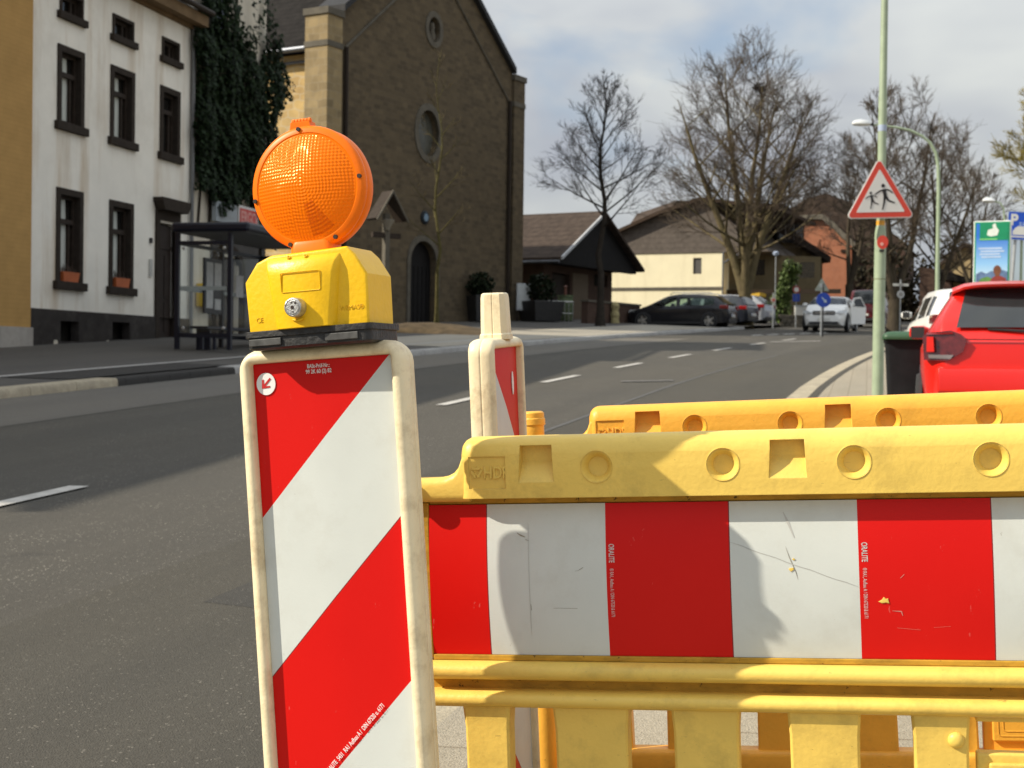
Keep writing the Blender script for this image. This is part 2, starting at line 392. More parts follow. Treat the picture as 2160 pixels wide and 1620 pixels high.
# ------------------------------------------------------------------ road works: materials
def plastic(name, c, dirt, amt, rough=0.42, sss=0.0):
    return pm(name, c, rough=rough, var=0.05, scale=14, bump=0.06, bscale=120, bevel=0.0018, dirt=dirt, dirt_amt=amt, dscale=13, spec=0.4, sss=sss)
Y_NEAR = plastic('fence_yellow', (0.79, 0.55, 0.115), (0.36, 0.25, 0.06), 0.55)
Y_REAR = plastic('fence_amber', (0.84, 0.42, 0.050), (0.40, 0.20, 0.03), 0.4)
CREAM = plastic('cream_plastic', (0.80, 0.69, 0.46), (0.33, 0.22, 0.10), 0.75)
def grime_specks(mt, c, sc_, thr, amt=0.8, stretch=None):
    def fn(nt, co, src):
        mp = N(nt, 'ShaderNodeMapping')
        if stretch: mp.inputs['Scale'].default_value = stretch
        nt.links.new(co, mp.inputs[0])
        n = N(nt, 'ShaderNodeTexNoise', ins={'Scale': float(sc_), 'Detail': 6.0, 'Roughness': 0.75}); nt.links.new(mp.outputs[0], n.inputs[0])
        f = M_(nt, 'MULTIPLY', M_(nt, 'SMOOTHSTEP' if False else 'GREATER_THAN', n.outputs[0], thr), amt)
        return mixc(nt, f, src, c)
    return recolour(mt, fn)
for mt in (Y_NEAR, Y_REAR):
    grime_specks(mt, (0.10, 0.07, 0.03), 70, 0.685, 0.75, (1, 1, 2.2))
    grime_specks(mt, (0.20, 0.13, 0.04), 30, 0.69, 0.6, (0.5, 1, 5))
grime_specks(CREAM, (0.12, 0.08, 0.05), 60, 0.70, 0.8, (2, 1, 0.5))
grime_specks(CREAM, (0.30, 0.17, 0.07), 150, 0.73, 0.8)
BOX_Y = plastic('lamp_box_yellow', (0.84, 0.50, 0.004), (0.45, 0.24, 0.01), 0.25, rough=0.38)
grime_specks(BOX_Y, (0.10, 0.06, 0.02), 110, 0.725, 0.85)
BLACK = pm('black_plastic', (0.016, 0.016, 0.017), rough=0.5, var=0.3, scale=40, bump=0.15, bscale=120, bevel=0.0012, dirt=(0.10, 0.09, 0.07), dirt_amt=0.6, dscale=22)
RUBBER = pm('black_rubber', (0.025, 0.024, 0.023), rough=0.8, var=0.3, scale=30, bump=0.4, bscale=90)
STEEL = pm('zinc_steel', (0.52, 0.52, 0.50), rough=0.38, var=0.15, scale=40, bump=0.2, bscale=300, metal=0.85, bevel=0.0006, dirt=(0.12, 0.10, 0.08), dirt_amt=0.6, dscale=120)
DARK = pm('dark_hole', (0.02, 0.008, 0.004), rough=0.7)
WHITE_P = pm('white_print', (0.80, 0.80, 0.78), rough=0.5, var=0.04)
RED_P = pm('red_print', (0.50, 0.012, 0.012), rough=0.45, var=0.1)

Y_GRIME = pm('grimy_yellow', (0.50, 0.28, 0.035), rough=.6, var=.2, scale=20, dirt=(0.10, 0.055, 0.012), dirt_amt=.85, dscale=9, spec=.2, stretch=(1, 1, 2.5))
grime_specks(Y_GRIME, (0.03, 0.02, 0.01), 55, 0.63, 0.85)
def film(name, kind):
    """retroreflective sheeting: red and white bands in object space, faint scratches and dirt"""
    mt = pm(name, (0.60, 0.63, 0.60), rough=0.42, var=0.03, scale=8, bump=0.02, bscale=260, spec=0.22,
            dirt=(0.40, 0.38, 0.32), dirt_amt=0.35, dscale=7)
    def fn(nt, co, src):
        sx = N(nt, 'ShaderNodeSeparateXYZ'); nt.links.new(co, sx.inputs[0]); x, z = sx.outputs[0], sx.outputs[2]
        if kind == 'fence': s = M_(nt, 'MULTIPLY_ADD', x, 2.5, 100.5)                         # 0.2 m upright bands, red left of x = 0
        elif kind == 'beacon': s = M_(nt, 'MULTIPLY_ADD', M_(nt, 'SUBTRACT', z, M_(nt, 'MULTIPLY', x, 1.04)), 2.12, 100+0.246-0.01)
        else: s = M_(nt, 'MULTIPLY_ADD', M_(nt, 'ADD', z, M_(nt, 'MULTIPLY', x, 1.04)), 2.004, 100+0.246-0.01)
        fr = M_(nt, 'FRACT', s); isred = M_(nt, 'LESS_THAN', fr, 0.5)
        nn = N(nt, 'ShaderNodeTexNoise', ins={'Scale': 3.0, 'Detail': 3.0}); nt.links.new(co, nn.inputs[0])
        red = mixc(nt, nn.outputs[0], (0.55, 0.003, 0.003), (0.68, 0.008, 0.004))
        # pale scuffs on the red
        mp = N(nt, 'ShaderNodeMapping'); mp.inputs['Rotation'].default_value = (0, R(25), 0); mp.inputs['Scale'].default_value = (1, 1, 0.35); nt.links.new(co, mp.inputs[0])
        n2 = N(nt, 'ShaderNodeTexNoise', ins={'Scale': 75.0, 'Detail': 5.0, 'Roughness': 0.7}); nt.links.new(mp.outputs[0], n2.inputs[0])
        n4 = N(nt, 'ShaderNodeTexNoise', ins={'Scale': 5.0, 'Detail': 2.0}); nt.links.new(co, n4.inputs[0])
        scf = M_(nt, 'MULTIPLY', M_(nt, 'GREATER_THAN', n2.outputs[0], 0.68), M_(nt, 'MULTIPLY', n4.outputs[0], 0.35))
        red = mixc(nt, scf, red, (0.75, 0.35, 0.30))
        n3 = N(nt, 'ShaderNodeTexNoise', ins={'Scale': 95.0, 'Detail': 5.0, 'Roughness': 0.75}); nt.links.new(mp.outputs[0], n3.inputs[0])
        wd = M_(nt, 'MULTIPLY', M_(nt, 'GREATER_THAN', n3.outputs[0], 0.715), M_(nt, 'MULTIPLY', n4.outputs[0], 0.9))
        white = mixc(nt, wd, src, (0.20, 0.17, 0.12))
        # dark edge line where the films overlap
        ed = M_(nt, 'LESS_THAN', M_(nt, 'ABSOLUTE', M_(nt, 'SUBTRACT', fr, 0.5)), 0.0022)
        return mixc(nt, ed, mixc(nt, isred, white, red), (0.22, 0.02, 0.02))
    recolour(mt, fn); bsdf(mt).inputs['Coat Weight'].default_value = 0.0
    return mt
FILM_F = film('fence_film', 'fence'); FILM_B = film('beacon_film', 'beacon'); FILM_M = film('beacon_film_mirrored', 'mirror')

# ------------------------------------------------------------------ barrier fence (x along, z up, -y towards the viewer, origin = film top edge)
HB = 0.887                          # height of the film's top edge over the ground
def make_fence(name, label, M, ymat):
    root = thing(name, label, 'barrier fence', mat=M, group='plastic barrier fences round the dig')
    # top rail, swept with rounded ends, dimples, clip notches and a recess for the recycling mark cut in
    prof = [(-.030, .012), (-.031, .06), (-.030, .084), (-.027, .098), (-.020, .107), (-.010, .112), (.005, .1135), (.030, .1125), (.044, .107), (.052, .095), (.055, .08), (.055, .012)]
    cy, cz = .012, .06
    def lp(t, ins):
        out = []
        for y, z in prof:
            dy, dz = y-cy, z-cz; l = math.hypot(dy, dz); k = (l-ins)/l
            z2 = cz+dz*k if z > .02 else z
            out.append((t, cy+dy*k, z2))
        return out
    e0, e1 = -.037, 1.837
    ends = [(0, .020), (.003, .011), (.008, .005), (.014, .0015), (.022, 0)]
    mb = MB(); mb.loops([lp(e0+a, b) for a, b in ends]+[lp(e1-a, b) for a, b in ends[::-1]])
    rail = mb.build('top_rail', ymat, root)
    ct = MB()
    for i in range(9):
        t = .1934+.2022*i
        if t > 1.75: break
        Mx = T(t, -.031, .0615) @ RX(-90)
        ct.lathe([(.0255, -.01), (.0245, .0005), (.0180, .009), (.0160, .016), (.004, .0175)], 28, Mx)
    for t in (.069, .473, .877, 1.281, 1.685):
        f0, f1 = t-.005, t+.053
        pr = [(-.05, .098), (-.007, .098), (-.007, .073), (-.0318, .036), (-.05, .036)]
        lps = [[(t-.003 if z > .05 else t-.006, y, z) for y, z in pr], [(t+.050 if z > .05 else t+.053, y, z) for y, z in pr]]
        ct.loops(lps)
    ct.box(-.021, .041, -.05, -.0275, .028, .081)
    boolean(rail, ct, smooth=28)
    # dimple rings
    for i in range(8):
        t = .1934+.2022*i; Mx = T(t, -.0308, .0615) @ RX(90); rg = MB()
        pts = [(.0262*math.cos(2*math.pi*k/28), .0262*math.sin(2*math.pi*k/28), 0) for k in range(29)]
        rg.tube(pts, .0009, 6, Mx, caps=False); rg.build('dimple_rim', ymat, root, smooth=60)
    # recycling mark and material letters, raised in the recess
    text('material_letters', 'HDPE', .028, ymat, root, T(.0035, -.0275, .0455) @ FRONT, .0030, sx=.78, bold=.0006)
    ar = MB()
    for k in range(3):
        Mr = T(-.0085, -.0275, .0555) @ RY(120*k)
        ar.prism([(-.0075, .0042), (.002, .0042), (.002, .002), (.0075, .0062), (.002, .0104), (.002, .0082), (-.0075, .0082)], -.0022, .001, Mr)
    ar.build('recycling_mark', ymat, root)
    # left stub with its fillet, hinge pin at the end
    st = MB(); rr = lambda a, b, r: [(y, z) for y, z in rrect(-.024, .034, a, b, r, 4)]
    st.loops([[(t, y, z) for y, z in rr(.006, h, .013)] for t, h in ((-.150, .046), (-.08, .046), (-.062, .049), (-.050, .055), (-.042, .064), (-.034, .085), (-.025, .095))])
    st.build('end_stub', ymat, root, smooth=45)
    pin = MB(); pin.lathe([(.018, -.80), (.0245, -.78), (.0245, -.30), (.0265, -.298), (.0265, -.28), (.0225, -.275), (.0225, .050), (.0235, .052), (.0235, .074), (.0265, .077), (.0265, .090), (.0245, .092), (.0245, .103), (.0215, .106), (.018, .107)], 24, T(-.166, .006, 0))
    pin.build('hinge_pin', ymat, root, smooth=35)
    hk = MB(); hk.lathe([(.017, -.012), (.018, -.01), (.018, .01), (.015, .013)], 20, T(-.125, -.022, .026) @ RX(90)); hk.build('hinge_boss', ymat, root, smooth=35)
    # body behind the film: frame strips, moulded ribs
    bd = MB()
    bd.box(-.118, 1.918, .013, .042, -.258, .010)                   # backing
    bd.box(-.118, -.1005, -.004, .013, -.256, .004); bd.box(1.9005, 1.918, -.004, .013, -.256, .004)
    bd.box(-.100, 1.900, .002, .013, .0005, .011)
    bd.box(-.100, 1.900, -.004, .013, -.2595, -.2505)
    bd.box(-.112, 1.912, .006, .036, -.309, -.288)
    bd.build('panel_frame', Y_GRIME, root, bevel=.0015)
    for z0, z1 in ((-.2905, -.2600), (-.336, -.3075)):
        rb = MB(); zc, hh = (z0+z1)/2, (z1-z0)/2; lps = []
        for t, k in ((-.118, .35), (-.115, .7), (-.107, .92), (-.095, 1), (1.895, 1), (1.907, .92), (1.915, .7), (1.918, .35)):
            lps.append([(t, -.004+.024*k*(-1 if c_ else 1)*0+(-.022*k*math.cos(a)-.002 if abs(a) <= math.pi/2 else -.03*math.cos(a)*k*.0+.036*k), zc+hh*k*math.sin(a)) for c_, a in [(0, R(q)) for q in (-90, -65, -40, -15, 15, 40, 65, 90)]]+[(t, .036*k, zc+hh*k), (t, .036*k, zc-hh*k)])
        rb.loops(lps); rb.build('middle_rail', ymat, root, smooth=40)
    # film: slightly bulged sheet
    fm = MB(); n = 12
    for k in range(n+1):
        z = -.25+.25*k/n; y = -.0005-.010*(1-((z+.125)/.125)**2)
        fm.v += [(-.1, y, z), (1.9, y, z)]
    for k in range(n): fm.f.append([2*k, 2*k+1, 2*k+3, 2*k+2]); fm.mi.append(0)
    fl = fm.build('reflective_film', FILM_F, root, smooth=60)
    for t in (.2085, .6085, 1.0085, 1.4085):
        tx_ = text('film_maker_letters', 'ORALITE', .0125, WHITE_P, fl, T(t-.0035, -.0088, -.066) @ RX(3) @ FRONT @ RZ(-90), .0002, sx=.62, bold=.0003)
        ty_ = text('film_class_letters', '® RA1, Aufbau A / DIN 67520 & 6171', .0085, WHITE_P, fl, T(t-.0025, -.0108, -.106) @ RX(0) @ FRONT @ RZ(-90), .0002, sx=.60, bold=.0001)
        for o_ in (tx_, ty_):
            for v in o_.data.vertices: v.co.y = -.0005-.010*(1-((v.co.z+.125)/.125)**2)-.0004
    # chipped spots where the yellow shows through the film
    for cx, cz_, s, sd in ((.638, -.157, .011, 3), (.497, -.108, .007, 8), (.50, -.092, .003, 2)):
        ch = MB(); rnd = random.Random(sd); z = cz_; yy = -.0015-.010*(1-((z+.125)/.125)**2)
        ch.prism([(cx+s*rnd.uniform(.3, 1)*math.cos(2*math.pi*q/9), cz_+s*.7*rnd.uniform(.3, 1)*math.sin(2*math.pi*q/9)) for q in range(9)], yy, yy+.002); ch.build('film_chip', ymat, fl)
    # uprights
    bars = [(-.04, .041), (.113, .239), (.308, .418), (.492, .606), (.681, .769)]
    bars += [(1.8-b, 1.8-a) for a, b in bars[::-1]]
    for x0, x1 in bars:
        b = MB(); lps = []; x0 -= .010; x1 -= .010
        for z, ins, yf in ((-.330, 0, -.016), (-.345, .001, -.013), (-.37, .003, -.011), (-.5, .004, -.010), (-.645, .002, -.012)):
            lps.append([(x, y, z) for x, y in ((x0+ins, .030), (x0+ins, yf+.004), (x0+ins+.004, yf), (x1-ins-.004, yf), (x1-ins, yf+.004), (x1-ins, .030))])
        b.loops(lps); b.build('upright', ymat, root, smooth=30)
    lo = MB(); pl = rrect(-.022, .034, -.70, -.64, .014, 4)
    lo.loops([[(t, y, z) for y, z in pl] for t in (-.11, 1.91)]); lo.box(-.05, 1.85, -.006, .022, -.80, -.70)
    lo.build('bottom_rail', ymat, root, smooth=40)
    # centre plate with hand hole
    cp = MB(); cp.box(.7675, 1.0325, .004, .030, -.395-.25, -.395); cp.box(.7675, 1.0325, .004, .030, -.347, -.330)
    cp.box(.785, 1.015, -.006, .004, -.62, -.408)
    cpo = cp.build('centre_plate', ymat, root, bevel=.004, smooth=35)
    cf = MB()
    for ins in (.012, .022):
        o1 = rrect(.785+ins, 1.015-ins, -.62+ins, -.408-ins, .006, 3)
        cf.tube([(x, -.0062, z) for x, z in o1+[o1[0]]], .0012, 5, caps=False)
    cf.build('plate_line', ymat, cpo, smooth=60)
    for x in (.737, 1.063): sd = MB(); sd.lathe([(.0125, 0), (.0125, .003), (.010, .007), (.004, .009)], 20, T(x, -.010, -.372) @ RX(90)); sd.build('stud', ymat, root, smooth=40)
    # feet
    for t in (.30, 1.50):
        f = MB(); f.box(t-.06, t+.06, -.34, .36, -HB, -.80); f.build('foot', RUBBER, root, bevel=.012)
    return root, fl
def frame(ox, oy, oz, th, gam, lean=0.0):
    X = Vector((math.cos(th)*math.cos(gam), -math.sin(th)*math.cos(gam), math.sin(gam)))
    Y = Vector((math.sin(th), math.cos(th), 0)); Z = X.cross(Y).normalized(); Y = Z.cross(X).normalized()
    Mx = Matrix((X, Y, Z)).transposed().to_4x4(); Mx.translation = (ox, oy, oz); return Mx
fA = frame(-.0395, 2.3683, 1.36-.1262+.037*.0494-.1135, R(13.3), R(2.83))
near, nfilm = make_fence('barrier_fence', 'yellow plastic barrier fence nearest the camera with red and white striped film', fA, Y_NEAR)
fB = frame(.2148, 3.132, 1.36-.0949+.037*.058-.1135, R(11.4), R(3.3))
rear, rear_film = make_fence('barrier_fence', 'amber yellow barrier fence standing behind the nearer striped fence', fB, Y_REAR)

# marks on the nearer film: a crease, scuffs and long fine scratches
fy = lambda z: -.0005-.010*(1-((z+.125)/.125)**2)
SCUFF = pm('scuff', (.27, .25, .20), rough=.7, var=.4, scale=60); FAINT = pm('faint_scratch', (.47, .47, .44), rough=.5); PALE = pm('pale_scratch', (.60, .22, .18), rough=.5)
def mark(pts, w, mt, name='scuff_mark'):
    mb = MB(); n = len(pts)
    for i in range(n-1):
        (x0, z0), (x1, z1) = pts[i], pts[i+1]; l = math.hypot(x1-x0, z1-z0) or 1; nx, nz = -(z1-z0)/l*w/2, (x1-x0)/l*w/2; k0, k1 = (.3 if i == 0 else 1), (.3 if i == n-2 else 1)
        mb.add([(x0-nx*k0, fy(z0-nz)-.0005, z0-nz*k0), (x1-nx*k1, fy(z1-nz)-.0005, z1-nz*k1), (x1+nx*k1, fy(z1+nz)-.0005, z1+nz*k1), (x0+nx*k0, fy(z0+nz)-.0005, z0+nz*k0)], [(0, 1, 2, 3)])
    mb.build(name, mt, nfilm, fix=False)
mark([(.071, -.03-.0145*k) for k in range(14)], .0011, FAINT, 'film_crease')
mark([(.052, -.047), (.058, -.051), (.066, -.054)], .0026, SCUFF); mark([(.066, -.058), (.072, -.060)], .0022, SCUFF); mark([(.155, -.108), (.162, -.104)], .003, SCUFF); mark([(.148, -.110), (.155, -.109)], .0014, SCUFF)
mark([(.072, -.165), (.073, -.175)], .003, SCUFF); mark([(.11, -.171), (.15, -.1715)], .0016, SCUFF); mark([(.486, -.018), (.493, -.034), (.502, -.058)], .004, FAINT); mark([(.488, -.072), (.494, -.09), (.503, -.112), (.506, -.124)], .0011, SCUFF)
mark([(.40+.018*k, -.064-.0065*k+.0008*math.sin(k*2)) for k in range(12)], .0010, FAINT); mark([(.655, -.200), (.69, -.203)], .0016, PALE); mark([(.71, -.199), (.735, -.197)], .0012, PALE); mark([(.648, -.173), (.662, -.174), (.664, -.181)], .0018, PALE); mark([(.662, -.122), (.668, -.116)], .003, PALE)
mark([(.855, -.10), (.862, -.108), (.858, -.122)], .0012, SCUFF); mark([(.085, -.19), (.088, -.197), (.093, -.201)], .0014, PALE) if False else None

# ------------------------------------------------------------------ traffic beacon boards
def make_beacon(name, label, M, filmmat, stem):
    root = thing(name, label, 'traffic beacon', mat=M, group='red and white beacon boards at the road works')
    W, D, ZB = .134, .0265, -1.03    # half width, half depth, bottom; origin at the top edge's middle
    mb = MB(); lps = []
    for ins, y in ((.021, -D+.015), (.0205, -D+.004), (.017, -D+.0005), (.012, -D), (.006, -D+.002), (.002, -D+.008), (0, -D+.016), (0, -.0040), (0, -.0009), (.0010, 0), (0, .0009), (0, .0040), (0, D-.016), (.002, D-.008), (.006, D-.002), (.012, D), (.017, D-.0005), (.0205, D-.004), (.021, D-.015)):
        lps.append([(x, y, z) for x, z in rrect(-W+ins, W-ins, ZB+ins, -ins, max(.034-ins*1.5, .004), 6)])
    mb.loops(lps, True, True)
    mb.build('frame', CREAM, root, smooth=50)
    for sgn in (-1, 1):
        f = MB(); n = 10; w_ = W-.0215
        for k in range(n+1):
            x = -w_+2*w_*k/n; y = sgn*(D-.0146+.003*(1-abs(x)/w_))
            f.v += [(x, y, ZB+.0215), (x, y, -.0215)]
        for k in range(n): f.f.append([2*k, 2*k+2, 2*k+3, 2*k+1]); f.mi.append(0)
        fo = f.build('reflective_film', filmmat, root, smooth=60, fix=False)
        fo.data.transform(T(0, 0, .0215)); fo.location = (0, 0, -.0215)
        if sgn == -1: ffilm = fo
    ft = MB(); ft.prism(rrect(-.10, .10, ZB-.05, ZB+.002, .01, 3), -.028, .028); ft.build('spigot', CREAM, root, bevel=.004)
    fp = MB(); fp.prism([(-.20, ZB-.13), (.20, ZB-.13), (.20, ZB-.07), (.16, ZB-.02), (-.16, ZB-.02), (-.20, ZB-.07)], -.40, .40); fp.build('foot_plate', RUBBER, root, bevel=.01)
    if stem:
        s = MB(); lps = []
        for z, k in ((-.004, 1.12), (.006, 1.10), (.009, 1.02), (.080, .95), (.088, .90), (.091, .78)):
            o8 = [(.027, .016), (.018, .025), (-.017, .027), (-.027, .017), (-.027, .0015), (-.0255, 0), (-.027, -.0015), (-.027, -.017), (-.017, -.027), (.017, -.027), (.027, -.017), (.027, -.0015), (.0255, 0), (.027, .0015)]
            lps.append([(x*k, y*k, z) for x, y in o8])
        s.loops(lps); s.build('lamp_stem', CREAM, root, smooth=25)
    return root, ffilm
def frame2(loc, yaw, roll, pitch=0.0):
    """yaw: turned to the left as seen from the camera; roll: top leaning left"""
    return Matrix.Translation(loc) @ RZ(-yaw) @ RY(-roll) @ RX(pitch)
pB = at(667.5, 727, 2.186)
bM = frame2(pB, 18, 4.7, 0) @ Matrix.Scale(1.058, 4) @ T(0, .0265, 0)
beacon, bfilm = make_beacon('traffic_beacon', 'leaning red and white striped beacon board with cream frame, nearest the camera', bM, FILM_B, False)
# approval sticker, print, and maker's line along the second stripe
yF = -.0265+.0146-.0036
stk = MB(); stk.prism(circle(0, 0, .0155, 28, .0165), -.0002, .0006, T(-.092, yF+.0015, -.030)); stk = stk.build('arrow_sticker', WHITE_P, bfilm)
ar = MB(); Ma = T(-.092, yF+.001, -.030) @ RY(45); ar.prism([(-.0015, .011), (.0015, .011), (.0015, -.003), (.007, .0025), (.0085, .0005), (0, -.0095), (-.0085, .0005), (-.007, .0025), (-.0015, -.003)], -.0004, .0006, Ma); ar.build('arrow', RED_P, stk)
text('approval_letters', 'BASt-Prüf-Nr.:', .0085, WHITE_P, bfilm, T(-.004, yF-.0010, -.0115) @ FRONT, .0002, 'CENTER', .72, .0001)
text('approval_letters', '99 2K 60 (2) 82', .0085, WHITE_P, bfilm, T(-.004, yF-.0010, -.0195) @ FRONT, .0002, 'CENTER', .76, .0001)
text('film_maker_letters', 'ORALITE  5431  RA1 Aufbau A /  DIN 67520 u. 6171', .0098, WHITE_P, bfilm, T(-.030, yF-.0012, -.6065) @ RY(-46.1) @ FRONT, .0002, 'LEFT', .66, .0001)
pR = at(1047, 712, 2.90)
rM = Matrix.Translation(pR) @ RZ(76) @ RY(-2.5) @ RX(-2.6)
rbeacon, rfilm = make_beacon('traffic_beacon', 'beacon board with bare lamp stem seen edge on behind the yellow fence', rM, FILM_M, True)
for z_, sx_ in ((-.075, .006), ):
    mb = MB(); mb.prism(circle(.06, z_, .006, 16, .024), yF-.0006, yF+.001); mb.build('number_print', WHITE_P, rfilm)
mb = MB(); mb.prism([(-.01, -.315), (.03, -.285), (.088, -.29), (.088, -.36), (.05, -.37), (.01, -.345)], yF-.0026, yF+.001); mb.build('torn_film_patch', Y_REAR, rfilm)
# ------------------------------------------------------------------ warning lamp on the near beacon
ORANGE = pm('orange_lens', (1.0, 0.225, 0.003), rough=0.34, var=0.05, scale=6, spec=0.2, coat=0.0)
def lens_nodes(mt, ring=True):
    nt = mt.node_tree; b = bsdf(mt); L = nt.links.new
    tc = next(n for n in nt.nodes if n.type == 'TEX_COORD'); sx = N(nt, 'ShaderNodeSeparateXYZ'); L(tc.outputs['Object'], sx.inputs[0])
    x, z = sx.outputs[0], sx.outputs[2]
    r = M_(nt, 'SQRT', M_(nt, 'ADD', M_(nt, 'MULTIPLY', x, x), M_(nt, 'MULTIPLY', z, z)))
    rings = M_(nt, 'SINE', M_(nt, 'MULTIPLY', r, 1300.0))
    gx = M_(nt, 'SINE', M_(nt, 'MULTIPLY', x, 1150.0)); gz_ = M_(nt, 'SINE', M_(nt, 'MULTIPLY', z, 1150.0))
    pat = M_(nt, 'ADD', rings, M_(nt, 'ADD', gx, gz_))
    inner = M_(nt, 'LESS_THAN', r, 0.0825)
    h = M_(nt, 'MULTIPLY', pat, inner)
    bp = N(nt, 'ShaderNodeBump', ins={'Strength': 0.25, 'Distance': 0.0016}); L(h, bp.inputs['Height']); L(bp.outputs[0], b.inputs['Normal'])
    # darker grooves between the prisms, deeper amber in the core
    lk = b.inputs['Base Color'].links[0].from_socket
    g = M_(nt, 'MULTIPLY', M_(nt, 'LESS_THAN', pat, -1.2), M_(nt, 'MULTIPLY', inner, 0.22))
    L(mixc(nt, g, lk, (0.62, 0.10, 0.004)), b.inputs['Base Color'])
    # the dark holder showing through the lower right of the lens
    ang = M_(nt, 'ARCTAN2', x, M_(nt, 'MULTIPLY', z, -1.0))
    wd = M_(nt, 'MULTIPLY', M_(nt, 'LESS_THAN', M_(nt, 'ABSOLUTE', M_(nt, 'SUBTRACT', ang, 0.36)), 0.26), M_(nt, 'MULTIPLY', M_(nt, 'GREATER_THAN', r, 0.028), M_(nt, 'LESS_THAN', r, 0.078)))
    wd = M_(nt, 'MULTIPLY', wd, M_(nt, 'MULTIPLY_ADD', M_(nt, 'SINE', M_(nt, 'MULTIPLY', r, 1100.0)), 0.30, 0.48))
    src2 = b.inputs['Base Color'].links[0].from_socket; L(mixc(nt, wd, src2, (0.38, 0.035, 0.002)), b.inputs['Base Color'])
    tr = N(nt, 'ShaderNodeBsdfTranslucent', ins={0: (1.0, 0.36, 0.010, 1)}); ad = N(nt, 'ShaderNodeMixShader', ins={0: 0.38})
    o = next(n for n in nt.nodes if n.type == 'OUTPUT_MATERIAL'); L(b.outputs[0], ad.inputs[1]); L(tr.outputs[0], ad.inputs[2]); L(ad.outputs[0], o.inputs[0])
    b.inputs['Specular IOR Level'].default_value = 0.9; b.inputs['Specular Tint'].default_value = (1.0, 0.72, 0.22, 1); b.inputs['Roughness'].default_value = 0.24
    b.inputs['Emission Color'].default_value = (1.0, 0.25, 0.004, 1); b.inputs['Emission Strength'].default_value = 0.12  # faint glow added to lift the lens to its sunlit brightness
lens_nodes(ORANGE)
ORANGE_D = pm('orange_housing', (0.90, 0.175, 0.004), rough=0.38, var=0.1, scale=30, bevel=0.001, spec=0.2, dirt=(0.6, 0.14, 0.01), dirt_amt=0.5, dscale=30)
# lamp frame: same yaw and lean as the board, origin at the middle of the box's underside
lM = bM @ T(.0030, -.006, .022) @ Matrix.Scale(.930, 4)
lamp = thing('warning_light', 'round orange warning lamp on a yellow battery box atop the leaning beacon', 'warning lamp', mat=lM)
bs = MB(); bs.loops([[(x, y, z) for x, y in rrect(-.110+i, .107-i, -.060+i, .062-i, .012, 4)] for z, i in ((-.027, .008), (-.024, .003), (-.008, .003), (-.0075, 0), (.002, 0))])
bs.build('base', BLACK, lamp, smooth=35)
lg = MB()
for x0, x1 in ((-.10, -.045), (.03, .085)): lg = MB(); lg.box(x0, x1, -.0605, -.058, -.021, -.010); lg.build('base_plate', pm('dusty_black', (0.06, 0.06, 0.058), rough=0.6, var=0.5, scale=60), lamp, bevel=.001)
# battery box: chamfered outline extruded in depth, with a raised middle pod
HBX = .122
def outl(i=0.0, top=HBX):
    return [(-.104+i, .002), (.100-i, .002), (.101-i, .078), (.083-i*.6, top-.013-i), (.070, top-i), (-.062, top-.004-i), (-.085+i*.6, top-.013-i), (-.107+i, .080)]
bx = MB()
lps = []
for y, i in ((-.050, .006), (-.049, .002), (-.046, 0), (.046, 0), (.050, .004)):
    lps.append([(x, y, z) for x, z in outl(i)])
bx.loops(lps)
box = bx.build('battery_box', BOX_Y, lamp, smooth=30, bevel=.0025)
pod = MB(); lps = []
for z, y, w0, w1 in ((.0025, -.066, -.048, .042), (.03, -.0655, -.052, .045), (.06, -.065, -.056, .049), (.085, -.064, -.060, .052), (.100, -.061, -.063, .056), (.111, -.053, -.066, .060), (.118, -.042, -.068, .063), (.1215, -.028, -.069, .065), (.1225, .01, -.069, .065), (.118, .045, -.069, .065)):
    lps.append([(w0-.004, max(y+.018, -.048) if z < .115 else y+.004, z-.002), (w0+.001, y+.002, z), (w0+.004, y, z), (w1-.004, y, z), (w1-.001, y+.002, z), (w1+.006, max(y+.018, -.048) if z < .115 else y+.004, z-.002)])
pod.loops(lps); pod.build('front_pod', BOX_Y, box, smooth=50)
# arched recess lines either side of the pod
pf = MB()
fr_ = rrect(-.036, .030, .058, .088, .002, 2)
pf.tube([(x, -.0652-.0002, z) for x, z in fr_+[fr_[0]]], .0009, 5, caps=False); pf.build('label_frame', BOX_Y, box, smooth=60)
for x in (-.026, .003):
    s = MB(); s.lathe([(.0032, 0), (.0032, .003), (.0018, .0032), (.0015, .0015)], 14, T(x, -.052, .1115) @ RX(50)); s.build('cover_screw', BOX_Y, box, smooth=30)
lk = MB(); Ml = T(-.010, -.064, .033) @ RX(90)
lk.lathe([(.0150, 0), (.0150, .016), (.0142, .0185), (.0125, .0195), (.0122, .0185), (.0105, .0186), (.0100, .0200), (.001, .0200)], 32, Ml)
lko = lk.build('lock', STEEL, box, smooth=30)
kh = MB()
for dx, dz, r in ((0, 0, .0028), (-.001, .0072, .0013), (.001, -.0072, .0013), (.0055, .006, .0017)): kh.prism(circle(-.010+dx, .033+dz, r, 14), -.0845, -.083)
kh.build('key_hole', DARK, lko)
lr = MB(); lr.tube([(-.019+.018*k/10, -.0665-.003*math.sin(math.pi*k/10), .0155-.002*math.sin(math.pi*k/10)) for k in range(11)], .0017, 6); lr.build('lock_ring', BOX_Y, lko, smooth=60)
for s_, x, z, sz in (('WEMAS®', .058, .024, .0105), ('CE', -.086, .016, .011)):
    text('raised_letters', s_, sz, BOX_Y, box, T(x-.004, -.0498, z) @ FRONT, .0009, 'LEFT', .9)
